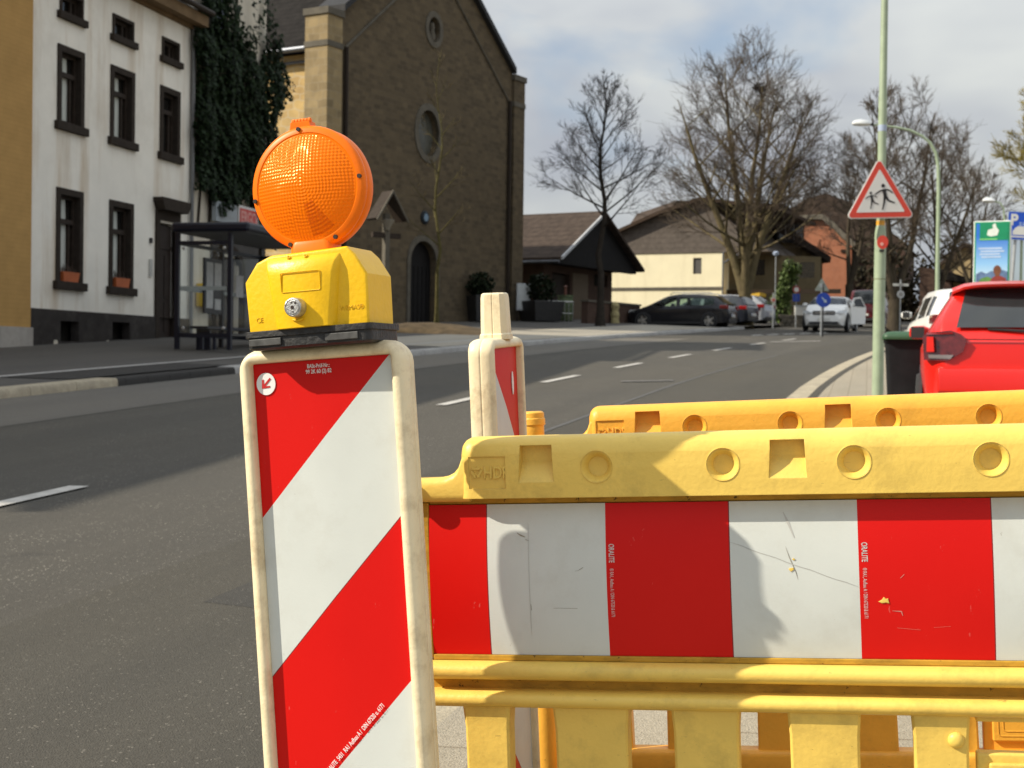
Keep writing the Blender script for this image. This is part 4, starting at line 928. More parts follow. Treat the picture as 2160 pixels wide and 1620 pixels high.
for y0_, y1_, x in ((-WS+.04, -.04, 0), (-WS+.04, -.04, LS)):
    b = MB(); b.add([(x, y0_, .34), (x, y1_, .34), (x, y1_, 2.05), (x, y0_, 2.05)], [(0, 1, 2, 3)]); g_ = b.build('glass_panel', GLASS, bsx, fix=False); b = MB(); b.box(x-.008, x+.008, y0_+.03, y1_-.03, 1.16, 1.24); b.build('frosted_strip', FROST, g_)
    b = MB(); b.box(x-.03, x+.03, y0_, y1_, .24, .32); b.build('lower_rail', NAVY, bsx); b = MB(); b.box(x-.03, x+.03, y0_, y1_, 2.05, 2.12); b.build('upper_rail', NAVY, bsx)
for x0, x1 in ((.04, 1.91), (1.99, LS-.04)):
    b = MB(); b.add([(x0, 0, .34), (x1, 0, .34), (x1, 0, 2.05), (x0, 0, 2.05)], [(0, 1, 2, 3)]); g_ = b.build('glass_panel', GLASS, bsx, fix=False); b = MB(); b.box(x0+.03, x1-.03, -.008, .008, 1.16, 1.24); b.build('frosted_strip', FROST, g_)
    b = MB(); b.box(x0, x1, -.03, .03, .24, .32); b.build('lower_rail', NAVY, bsx); b = MB(); b.box(x0, x1, -.03, .03, 2.05, 2.12); b.build('upper_rail', NAVY, bsx)
for q in ((-.02, -WS+.12, 1.98), (-.02, -.14, 1.98), (-.02, -WS+.12, .42), (-.02, -.14, .42)):
    b = MB(); b.lathe([(.035, 0), (.035, .012), (.02, .02)], 12, T(*q) @ RY(-90)); b.build('glass_clamp', STEEL, bsx)
b = MB(); b.box(-.10, LS+.25, -WS-.42, .10, HS+.02, HS+.20); rfo = b.build('roof', NAVY, bsx, bevel=.05)
b = MB(); b.box(-.02, LS+.15, -WS-.34, .04, HS+.004, HS+.022); b.build('ceiling', pm('shelter_ceiling', (0.12, 0.125, 0.13), rough=0.6), bsx)
b = MB(); b.box(.3, LS-.3, -.50, -.12, .42, .47); b.box(.5, .56, -.46, -.16, 0, .42); b.box(LS-.56, LS-.5, -.46, -.16, 0, .42); b.build('bench', NAVY, bsx)
for y in (-.53, -.80):
    b = MB(); b.box(-.02, .04, y-.03, y+.03, 0, .26); b.build('foot_post', NAVY, bsx)
b = MB(); b.box(1.05, 1.85, -.06, -.012, .75, 1.88); tt = b.build('timetable_case', NAVY, bsx)
for x0, x1, z0_, z1_ in ((1.12, 1.42, .86, 1.80), (1.48, 1.80, 1.28, 1.80), (1.50, 1.78, .84, 1.06)):
    b = MB(); b.box(x0, x1, -.068, -.062, z0_, z1_); b.build('paper', pm('notice_paper', (0.50, 0.50, 0.49), rough=0.7, var=0.15, scale=10), tt)
b = MB(); b.box(2.6, 2.95, -.03, -.012, 1.15, 1.62); b.build('notice', MATS['notice_paper'], bsx)
# ------------------------------------------------------------------ church, parish building, houses beyond
cz = gz(50)+.14
C0 = (-6.02, 50.0)
STONE_B = masonry('buttress_stone_part_lit', (0.31, 0.235, 0.125), (0.15, 0.115, 0.07), (0.24, 0.20, 0.135), 0.45, 0.28, 0.02, mix=0.55, dist=0.15)  # warm tone puts sunlight on the left face into the stone colour
ch = thing('church', 'brown stone church with steep gable, round window and arched door', 'church', (C0[0], C0[1], cz), R(60))
zk = 13.5-cz                        # kneeler height over the church datum
AP = zk+4.5
b = MB()
# facade slab with the arched door, the round window and the oval niche as openings (boolean)
b.prism([(-.3, -1.0), (11.7, -1.0), (11.7, zk-.3), (11.7, zk), (5.7, AP), (-.3, zk), (-.3, zk-.3)], 0, .9)
fac = b.build('facade', STONE_C, ch)
ct = MB()
arch = [(4.2, -1.5), (6.0, -1.5), (6.0, 2.6)]+[(5.1+.9*math.cos(R(a)), 2.6+.85*math.sin(R(a))) for a in range(10, 171, 16)]+[(4.2, 2.6)]
ct.prism(arch, -.5, .45); ct.prism(circle(5.35, 10.08-cz, .72, 28, .88), -.5, .35); ct.prism(circle(5.65, 14.10-cz, .40, 24, .48), -.5, .3)
boolean(fac, ct, smooth=30)
def ring(cx, czz, r0, r1, k0, k1, y0, y1, n=28):
    mb = MB(); o = circle(cx, czz, r1, n, k1); i = circle(cx, czz, r0, n, k0)
    mb.loops([[(x, y0, z) for x, z in o], [(x, y0, z) for x, z in i], [(x, y1, z) for x, z in i], [(x, y1, z) for x, z in o], [(x, y0, z) for x, z in o]], False, False); return mb
rw = MB(); rw.prism(circle(5.35, 10.08-cz, .74, 28, .90), .26, .30); rw = rw.build('round_window', pm('leaded_glass', (0.085, 0.085, 0.07), rough=0.35, var=0.3, scale=6), ch)
ring(5.35, 10.08-cz, .72, .96, .88, 1.14, -.05, .1).build('surround', STONE_T, rw)
rw2 = MB(); rw2.prism(circle(5.65, 14.10-cz, .42, 24, .50), .2, .24); rw2 = rw2.build('small_window', GLASS_D, ch)
ring(5.65, 14.10-cz, .40, .60, .48, .70, -.05, .1).build('surround', STONE_T, rw2)
sf = MB(); sf.lathe([(.12, 0), (.16, .15), (.10, .4), (.13, .5), (.09, .68), (.01, .72)], 12, T(5.65, .1, 13.68-cz)); sf.build('niche_bust', STONE_T, ch, smooth=50)
dd = MB(); dd.box(4.15, 6.05, .25, .30, -.6, 3.6)
for k in range(6): dd.box(4.25+.29*k, 4.49+.29*k, .225, .25, -.2, 2.5)
dd = dd.build('door', pm('church_door', (0.010, 0.009, 0.009), rough=0.5, var=0.2), ch)
ds = MB(); oo = [(4.2, -.3), (4.2, 2.6)]+[(5.1-.9*math.cos(R(a)), 2.6+.85*math.sin(R(a))) for a in range(10, 171, 16)]+[(6.0, 2.6), (6.0, -.3)]
o2 = [(6.2, -.3), (6.2, 2.6)]+[(5.1+1.1*math.cos(R(a)), 2.6+1.08*math.sin(R(a))) for a in range(10, 171, 16)]+[(4.0, 2.6), (4.0, -.3)]
ds.prism(oo+o2, -.06, .02); ds.build('door_surround', STONE_T, ch)
st = MB(); st.box(3.9, 6.3, -.7, .4, -.8, -.02); st.build('doorstep', STONE_T, ch)
for x0, x1 in ((-1.15, -.3), (11.7, 12.6)):
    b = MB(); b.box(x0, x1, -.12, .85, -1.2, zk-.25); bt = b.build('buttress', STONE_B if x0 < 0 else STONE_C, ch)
    b = MB(); b.box(x0-.06, x1+.06, -.18, .91, zk-.25, zk-.02); b.build('coping', STONE_T, bt)
    b = MB(); b.box(x0-.03, x1+.03, -.15, .88, zk-1.35, zk-1.15); b.build('string_course', STONE_T, bt)
b = MB()
for s_, x0, x1 in ((1, -.3, 5.7), (-1, 11.7, 5.7)):
    dx, dz = x1-x0, AP-zk; l = math.hypot(dx, dz); nx, nzz = -dz/l*s_, abs(dx)/l
    b.prism([(x0, zk), (x1, AP), (x1, AP+.24), (x0+(-.16*s_ if False else 0), zk+.24)], -.22, 1.0)
b.build('gable_coping', pm('lead_coping', (0.035, 0.035, 0.036), rough=0.6, var=0.2), ch)
b = MB()
for x0, x1, z0_, z1_ in ((0, 5.1, zk-1.2, zk+2.8), (11.4, 6.3, zk-1.2, zk+2.8)):
    b.tube([(x0, -.03, z0_), (x0+(x1-x0), -.03, z0_+4.0)], .05, 6)
b.build('gable_band', STONE_T, ch)
for x in (-.02, 11.4):
    b = MB(); b.tube([(x, -.10, zk-1.2), (x, -.10, -.3)], .075, 8); b.build('downpipe', PIPE_D, ch)
b = MB(); b.box(.05, .1, .9, 20, -1.0, 9.55) if False else None
b.add([(.0, .9, -1), (.0, 19, -1), (.0, 19, 9.75), (.0, .9, 9.75)], [(0, 1, 2, 3)]); b.add([(11.4, .9, -1), (11.4, 19, -1), (11.4, 19, 9.75), (11.4, .9, 9.75)], [(0, 1, 2, 3)])
b.add([(0, 19, -1), (11.4, 19, -1), (11.4, 19, 9.75), (5.7, 19, AP-.5), (0, 19, 9.75)], [(0, 1, 2, 3, 4)]); b.build('nave_wall', STONE_LIT, ch, fix=False)
b = MB(); b.add([(-.45, .9, 9.7), (-.45, 19.3, 9.7), (5.7, 19.3, AP-.4), (5.7, .9, AP-.4)], [(0, 1, 2, 3)]); b.add([(11.85, .9, 9.7), (11.85, 19.3, 9.7), (5.7, 19.3, AP-.4), (5.7, .9, AP-.4)], [(3, 2, 1, 0)])
b.build('roof', ROOF_D, ch, fix=False)
for i, (z_, dy, r_) in enumerate(((9.82, -.52, .09), (9.45, -.12, .06))):
    b = MB(); b.tube([(dy, 1.1, z_), (dy, 19, z_)], r_, 8); b.build('gutter', ZINC, ch)
for k in range(3):
    aw = [(.0, 0)]; y0_ = 3.4+4.6*k
    b = MB(); P_ = [(y0_, 4.0), (y0_+1.4, 4.0), (y0_+1.4, 7.0)]+[(y0_+.7+.7*math.cos(R(a)), 7.0+.75*math.sin(R(a))) for a in range(15, 166, 15)]+[(y0_, 7.0)]
    b.prism(P_, -.03, .03, RZ(90)); b.build('nave_window', GLASS_D, ch)
pq = MB(); pq.lathe([(.26, 0), (.26, .06), (.20, .09)], 20, T(5.15, 0, 4.35) @ RX(90)); pq = pq.build('round_plaque', pm('plaque_dark', (0.02, 0.025, 0.03), rough=0.4), ch)
p2 = MB(); p2.lathe([(.15, 0), (.15, .1), (.12, .105)], 16, T(5.15, 0, 4.35) @ RX(90)); p2.build('plaque_face', pm('plaque_blue', (0.16, 0.24, 0.32), rough=0.4), pq)

# wayside cross with its little roof
wc = at(812, 690, 46.5); wx = thing('wayside_cross', 'tall wooden wayside cross under a small pitched roof before the church', 'cross', (wc.x, wc.y, ground(wc.x, wc.y)-.05), R(40))
b = MB(); b.box(-.09, .09, -.09, .09, 0, 3.75); b.build('post', STONE_T, wx); b = MB(); b.box(-.55, .55, -.06, .06, 2.95, 3.12); b.build('crossbeam', WOOD_D, wx)
b = MB(); b.prism([(-.62, 3.55), (-.55, 3.50), (0, 4.32), (.55, 3.50), (.62, 3.55), (0, 4.48)], -.35, .25); b.build('roof', WOOD_D, wx); b = MB(); b.prism([(-.64, 3.50), (-.60, 3.47), (0, 4.40), (.60, 3.47), (.64, 3.50), (0, 4.50)], -.40, -.35); b.build('roof_edge', STONE_T, wx); b = MB(); b.lathe([(.05, 0), (.09, .1), (.2, .28), (.22, .34), (.1, .36)], 10, T(-.02, -.12, 3.2)); b.build('capital', pm('pale_capital', (0.22, 0.20, 0.16), rough=0.8), wx)

# parish building right of the church
P0 = (2.03, 64.0); pz = gz(66)+.15
ph = thing('parish_building', 'low dark brick building with tiled roof and black gable right of the church', 'building', (P0[0], P0[1], pz), R(60))
ze, zr_ = 6.10-pz, 8.45-pz; W_ = 8.4
b = MB(); wall_holes(b, .8, W_-.5, -1, ze-.2, [(1.6, 3.4, -1, 2.3), (5.9, 7.4, 1.9, 2.5)], .3, 1.2); b.add([(.8, 1.2, -1), (.8, 9, -1), (.8, 9, ze+.3), (.8, 1.2, ze+.3)], [(0, 1, 2, 3)]); b.add([(W_-.5, 1.2, -1), (W_-.5, 9, -1), (W_-.5, 9, ze), (W_-.5, 1.2, ze)], [(0, 1, 2, 3)]); b.build('wall', BRICK_D, ph, fix=False)
b = MB(); b.box(.85, W_-.55, 1.52, 8.9, -1, ze-.25); b.build('interior_wall', MATS['dark_interior'], ph)
b = MB(); b.prism([(0, ze-.25), (W_, ze-.25), (W_, ze), (W_/2, zr_), (0, ze)], .1, .4); b.build('gable', pm('black_slate', (0.008, 0.0075, 0.008), rough=0.6, var=0.3, scale=5), ph)
b = MB(); gable_roof(b, 0, W_, .0, 9.5, ze, zr_, .25, .14, 'y'); b.build('roof', ROOF_B, ph)
b = MB(); s_ = (zr_-ze)/(W_/2); b.prism([(-.25, ze-.25*s_+.02), (W_/2-.4, zr_-.4*s_+.02), (W_/2-.4, zr_-.4*s_+.16), (-.25, ze-.25*s_+.16)], -.33, -.24); b.build('verge_board', pm('white_verge', (0.42, 0.43, 0.44), rough=0.5), ph)
b = MB(); b.tube([(-.34, -.2, ze-.2), (-.34, 9.4, ze-.2)], .07, 8); b.build('gutter', ZINC, ph)
b = MB(); b.box(1.65, 3.35, 1.42, 1.5, -.4, 2.25); b.build('door', WOOD_D, ph)
b = MB(); b.box(3.6, 5.2, 1.16, 1.22, -.3, 2.4); b.build('pale_panel', pm('tan_panel', (0.12, 0.085, 0.05), rough=0.7), ph)
b = MB(); b.lathe([(.09, 0), (.07, .25), (.12, .3), (.01, .4)], 10, T(.9, 3.0, ze+.55)); b.build('roof_vent', STONE_T, ph)

# notice board, planters, rubble things by the parish building
def on_ground(px, py, d, dz=0.0):
    p = at(px, py, d); return Vector((p.x, p.y, ground(p.x, p.y)+dz))
p = on_ground(1103, 690, 60); nb = thing('notice_board', 'white framed notice board on two posts between church and parish building', 'notice board', p, R(20))
zt = lambda py, px, d: at(px, py, d).z
z1_, z0_ = zt(598, 1103, 60)-p.z, zt(655, 1103, 60)-p.z
b = MB(); b.box(-.31, .31, -.05, .05, z0_, z1_); fo = b.build('frame', pm('aluminium', (0.42, 0.44, 0.45), rough=0.4, metal=.3), nb, bevel=.015)
b = MB(); b.box(-.25, .25, -.06, -.051, z0_+.07, z1_-.08); b.build('sheet', pm('notice_sheet', (0.52, 0.54, 0.53), rough=0.6, var=0.08, scale=5), fo)
for x in (-.27, .27): b = MB(); b.box(x-.03, x+.03, -.03, .03, 0, z0_); b.build('post', PIPE_D, nb)
BUSH = pm('box_leaf', (0.012, 0.018, 0.007), rough=0.6, var=0.5, scale=8)
def leaf_ball(mb, c, r, n, s, rnd, sq=(1, 1, 1)):
    for _ in range(n):
        d = Vector((rnd.gauss(0, 1), rnd.gauss(0, 1), rnd.gauss(0, 1))).normalized()*r*rnd.uniform(.45, 1.05)
        p = Vector(c)+Vector((d.x*sq[0], d.y*sq[1], d.z*sq[2])); nn = Vector((rnd.gauss(0, 1), rnd.gauss(0, 1), rnd.gauss(0, 1)+.5)).normalized(); u = nn.orthogonal().normalized(); v = nn.cross(u); ss = s*rnd.uniform(.6, 1.3)
        mb.add([p-u*ss, p-v*ss*.5, p+u*ss, p+v*ss*.8], [(0, 1, 2, 3)])
for k, (px, d, w_, h_, hb, lab) in enumerate(((1012, 57, .42, 1.05, .62, 'tall black planter with small shrub in front of the church wall'), (1140, 60, .75, .85, .75, 'wide black planter with dark bush in front of the parish building'))):
    p = on_ground(px, 690, d); pt = thing('planter', lab, 'planter', p, R(30), 'black planters by the church')
    b = MB(); b.loops([[(x*k_, y*k_, z) for x, y in ((-w_, -w_), (w_, -w_), (w_, w_), (-w_, w_))] for z, k_ in ((0, .82), (h_, 1), (h_, .9), (h_-.06, .88))]); b.build('pot', BLACK, pt, bevel=.02)
    b = MB(); rnd = random.Random(k+3); leaf_ball(b, (0, 0, h_+hb*.7), hb*.85, 700, .09, rnd); b.build('shrub', BUSH, pt, fix=False)
p = on_ground(1192, 690, 62); ob = thing('rain_barrel', 'weathered green wooden barrel with pale rim beside the planter', 'barrel', p)
b = MB(); b.lathe([(.30, .0), (.36, .4), (.36, .7), (.32, 1.05), (.36, 1.06), (.36, 1.12), (.28, 1.12)], 16); b.build('body', pm('old_green', (0.10, 0.13, 0.07), rough=0.8, var=0.5, scale=6, dirt=(0.35, 0.33, 0.2), dirt_amt=.7), ob, smooth=40)
b = MB(); b.lathe([(.06, 1.1), (.05, 1.45), (.09, 1.5), (.02, 1.55)], 10); b.build('pump', pm('brown_pump', (0.14, 0.05, 0.03), rough=.6), ob)
p = on_ground(1297, 690, 61); hy = thing('stone_post', 'weathered yellowish stone post on the pavement right of the street tree', 'post', p)
b = MB(); rnd = random.Random(2); b.lathe([(.20, 0), (.17, .2), (.2, .35), (.15, .55), (.19, .75), (.14, .88), (.04, .92)], 9); b.build('shaft', pm('lichen_stone', (0.34, 0.29, 0.14), rough=.9, var=.4, scale=9, bump=.5, dirt=(.1, .09, .05), dirt_amt=.9, dscale=5), hy)
p = on_ground(1160, 690, 61); fz = thing('rail_fence', 'low grey metal rail fence before the parish building', 'fence', p, R(25))
b = MB(); b.tube([(-.3, 0, .85), (1.1, 0, .85)], .03, 6); b.tube([(-.3, 0, .35), (1.1, 0, .35)], .02, 6); b.build('rail', STEEL, fz)
for k in range(8): b = MB(); b.tube([(-.3+.2*k, 0, 0), (-.3+.2*k, 0, .85)], .015, 5); b.build('bar', STEEL, fz)
p = on_ground(1330, 692, 63); lw = thing('garden_wall', 'low dark brick wall beside the parish building', 'wall', p, R(58))
b = MB(); b.box(-4.2, .6, -.15, .15, -.3, .75); b.build('brickwork', BRICK_D, lw); b = MB(); b.box(-4.25, .65, -.2, .2, .75, .83); b.build('coping', STONE_T, lw)
p = on_ground(905, 697, 43); ms = MB()
n = 26
for j, (rr, hh) in enumerate(((0, .30), (.35, .26), (.7, .15), (1.0, .03), (1.1, -.05))):
    for i in range(n):
        a = 2*math.pi*i/n; k_ = 1+.15*math.sin(3*a+j)+.1*math.sin(5*a); ms.v.append((p.x+2.0*rr*k_*math.cos(a), p.y+1.4*rr*k_*math.sin(a), gz(p.y)*0+ground(p.x+2.0*rr*k_*math.cos(a), p.y+1.4*rr*k_*math.sin(a))+hh))
for j in range(4):
    for i in range(n): ms.f.append([j*n+i, j*n+(i+1) % n, (j+1)*n+(i+1) % n, (j+1)*n+i]); ms.mi.append(0)
tag(ms.build('soil_mound', pm('bare_soil', (0.20, 0.13, 0.06), rough=.95, var=.4, scale=3, bump=.8, bscale=8), smooth=60), kind='structure')

# yellow house with slate gable, long brown roof
Y0 = at(1345, 640, 82); yz = gz(80)
def house_frame(px, d, rz): p = at(px, 640, d); return (p.x, p.y, gz(min(p.y, 84))), R(rz)
loc, rz = house_frame(1525, 80, -24)
yh = thing('house', 'pale yellow house with grey slate gable behind the black estate car', 'house', loc, rz)
Z = lambda py, px=1450, d=80: at(px, py, d).z-loc[2]
zt_ = Z(531); zb_ = Z(606); xl = -8.6
b = MB(); wall_holes(b, xl, 0, -1, zt_, [(-1.78, -1.28, Z(576), Z(542))], .15); b.add([(0, 0, -1), (0, 9, -1), (0, 9, zt_), (0, 0, zt_)], [(0, 1, 2, 3)]); b.build('wall', YELLOW_W, yh, fix=False)
b = MB(); b.box(xl+.05, -.05, .16, 8.9, -1, zt_-.05); b.build('interior_wall', MATS['dark_interior'], yh)
b = MB(); b.box(xl, .02, -.05, .02, zb_-.10, zb_+.06); b.build('belt_course', STONE_T, yh)
b = MB(); b.box(-1.76, -1.30, .08, .12, Z(575), Z(543)); wn = b.build('window', pm('grey_blind', (0.075, 0.07, 0.065), rough=.5), yh)
xa = -1.3; za = Z(419); b = MB(); b.prism([(xl, zt_), (2.6, zt_), (xa, za), (-3.6, Z(448)), (xl, Z(520))], -.06, 9); b.build('slate_gable', SLATE, yh)
b = MB(); b.prism([(xl-.3, Z(526)), (xl-.3, Z(520)), (-3.7, Z(441)), (-1.3, Z(415)), (3.2, Z(440)), (3.2, Z(447)), (-1.3, Z(422)), (-3.7, Z(449))], -.5, 9.2); b.build('roof', pm('verge_brown', (0.05, 0.034, 0.024), rough=.8, var=.3), yh)
b = MB(); b.tube([(-.02, -.06, -.8), (-.02, -.06, zt_)], .05, 6); b.build('downpipe', ZINC, yh)
b = MB(); b.tube([(.02, -.06, zt_-.6), (1.1, -.06, zt_)], .05, 6); b.build('awning_arm', ZINC, yh)
b = MB(); wall_holes(b, .02, 6.4, -1, zt_, [(1.1, 2.1, Z(578), Z(545)), (4.1, 4.9, Z(585), Z(552))], .2, .9); b.build('shaded_wall', pm('shaded_olive_render', (0.13, 0.102, 0.058), rough=.9, var=.15, scale=1.5), yh, fix=False).rotation_euler = (0, 0, R(38))  # wall colour lowered to take in the tree shadows on it
for x0, x1, a_, c_ in ((1.1, 2.1, 578, 545), (4.1, 4.9, 585, 552)): b = MB(); b.box(x0, x1, 1.0, 1.04, Z(a_), Z(c_)); b.build('window', GLASS_D, yh)
b = MB(); b.box(.02, 6.4, .7, .9, Z(618), Z(609)); b.build('canopy', PIPE_D, yh)
b = MB(); b.prism([(.0, Z(632)), (2.3, Z(618)), (2.3, Z(625)), (.3, Z(643))], -.8, .6); b.build('yellow_awning', pm('awning_yellow', (0.55, 0.33, 0.02), rough=.7), yh)

# creeper-covered house with dormer and the brick house behind it
loc, rz = house_frame(1600, 88, 12); gv = thing('house', 'olive brown house with dark dormer windows behind the bare tree', 'house', loc, rz)
Z = lambda py, px=1680, d=88: at(px, py, d).z-loc[2]
b = MB(); b.prism([(-1.2, -1), (4.2, -1), (4.2, Z(545)), (2.4, Z(512)), (.3, Z(470)), (-1.2, Z(470))], 0, 8); b.build('wall', pm('creeper_wall', (0.10, 0.075, 0.04), rough=.9, var=.45, scale=1.4, bump=.8, bscale=5, dirt=(.035, .03, .015), dirt_amt=.9, dscale=1.2), gv)
b = MB(); b.prism([(-2.2, Z(474)), (-1.8, Z(436)), (1.5, Z(436)), (2.5, Z(460)), (2.5, Z(474))], -.7, 9); b.prism([(.2, Z(478)), (4.45, Z(552)), (4.5, Z(540)), (.6, Z(463))], -.6, 8.5); b.build('roof', pm('dark_roof', (0.04, 0.03, 0.025), rough=.8, var=.3, scale=3), gv)
b = MB(); b.prism([(-6.5, Z(485)), (-5.5, Z(432)), (1.6, Z(430)), (1.6, Z(470))], -.2, 8); b.build('main_roof', ROOF_B, gv)
dmr = MB(); dmr.box(.9, 2.7, -.55, .2, Z(512), Z(459)); dmr = dmr.build('dormer', pm('black_dormer', (0.02, 0.02, 0.024), rough=.6), gv)
for k in range(3):
    b = MB(); b.box(1.05+.55*k, 1.42+.55*k, -.58, -.55, Z(505), Z(468)); wv = b.build('window', pm('dormer_glass', (0.05, 0.055, 0.065), rough=.15), dmr); b = MB(); b.box(1.42+.55*k, 1.48+.55*k, -.60, -.55, Z(507), Z(466)); b.build('frame', pm('grey_frame', (0.2, 0.2, 0.21), rough=.5), wv)
loc, rz = house_frame(1740, 100, -20); br = thing('house', 'red brick gabled house lit by the sun behind the white oncoming car', 'house', loc, rz)
Z = lambda py, px=1740, d=100: at(px, py, d).z-loc[2]; K = 100/3000
X_ = lambda px: (px-1740)*K
b = MB(); b.prism([(X_(1640), -1.5), (X_(1793), -1.5), (X_(1793), Z(528)), (X_(1795), Z(522)), (X_(1745), Z(474)), (X_(1732), Z(464)), (X_(1640), Z(464))], 0, 9); b.build('gable_wall', BRICK_R, br)
b = MB(); b.prism([(X_(1620), Z(464)), (X_(1620), Z(455)), (X_(1735), Z(453)), (X_(1752), Z(466)), (X_(1804), Z(517)), (X_(1800), Z(526)), (X_(1744), Z(474)), (X_(1731), Z(463))], -.35, 9.5); b.build('verge', pm('verge_grey', (0.14, 0.125, 0.10), rough=.8, var=.2), br)
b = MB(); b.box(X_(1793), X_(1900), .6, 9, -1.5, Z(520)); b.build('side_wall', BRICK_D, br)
b = MB(); b.prism([(X_(1640), Z(455)), (X_(1690), Z(418)), (X_(1735), Z(405)), (X_(1800), Z(432)), (X_(1910), Z(524)), (X_(1795), Z(524)), (X_(1750), Z(462))], .5, 9.4); b.build('roof', pm('brown_roof', (0.062, 0.044, 0.034), rough=.85, var=.3, scale=3), br)
for px in (1808, 1840): b = MB(); b.box(X_(px), X_(px+12), .55, .62, Z(585), Z(560)); b.build('window', GLASS_D, br)
b = MB(); b.box(X_(1776)-.15, X_(1776)+.25, -.1, .0, Z(527), Z(533)); b.build('ridge_lamp', PIPE_D, br)
# house behind the lamp post, tan gable
loc, rz = house_frame(2030, 92, -22); tg = thing('house', 'tan gabled house far behind the white parked car', 'house', loc, rz)
Z = lambda py, px=2030, d=92: at(px, py, d).z-loc[2]; K = 92/3000; X_ = lambda px: (px-2030)*K
b = MB(); b.prism([(X_(1985), -1), (X_(2110), -1), (X_(2110), Z(560)), (X_(2035), Z(520)), (X_(1985), Z(560))], 0, 9); b.build('gable_wall', pm('tan_gable', (0.40, 0.30, 0.16), rough=.9, var=.1, scale=2, bump=.2), tg)
b = MB(); b.prism([(X_(1978), Z(566)), (X_(1978), Z(558)), (X_(2035), Z(512)), (X_(2116), Z(556)), (X_(2116), Z(564)), (X_(2035), Z(520))], -.4, 9.5); b.build('roof', ROOF_B, tg)
b = MB(); b.prism([(X_(1950), -1), (X_(2012), -1), (X_(2012), Z(575)), (X_(1950), Z(568))], -2.2, -.3); b.build('brick_annexe', BRICK_D, tg); b = MB(); b.prism([(X_(1985), Z(590)), (X_(2075), Z(608)), (X_(2075), Z(600)), (X_(1985), Z(570))], -2.4, -.1); b.build('annexe_roof', ROOF_D, tg)
# ------------------------------------------------------------------ cars (x forward, y left, z up, origin on the ground below the middle)
def paint(name, c, rough=0.25):
    mt = pm(name, c, rough=rough, var=0.03, scale=3, spec=0.4, coat=0.45, dirt=tuple(x*.75+.02 for x in c), dirt_amt=.25, dscale=3); return mt
CARGLASS = pm('car_glass', (0.022, 0.026, 0.028), rough=0.05, var=0.3, scale=1, spec=0.7)
GLASS_T = glass('car_glass_see_through', (.55, .68, .66), .06)
TYRE = pm('tyre', (0.018, 0.018, 0.018), rough=.85, var=.2, scale=20)
ALLOY = pm('alloy', (0.55, 0.55, 0.54), rough=.3, metal=.8, var=.1)
TRIM = pm('black_trim', (0.02, 0.02, 0.021), rough=.55, var=.2)
LAMP_R = pm('red_lamp', (0.20, 0.008, 0.008), rough=.12, var=.2, scale=14, coat=.6)
LAMP_RD = pm('smoked_red_lamp', (0.085, 0.008, 0.008), rough=.12, var=.5, scale=16, coat=.6)
LAMP_C = pm('clear_lamp', (0.55, 0.57, 0.58), rough=.1, var=.3, scale=18, coat=.8)
PLATE = pm('number_plate', (0.62, 0.62, 0.58), rough=.4, var=.05); PLATE_B = pm('plate_blue', (0.02, 0.06, 0.4), rough=.4)
CHROME = pm('chrome', (0.7, 0.7, 0.7), rough=.15, metal=1.0)
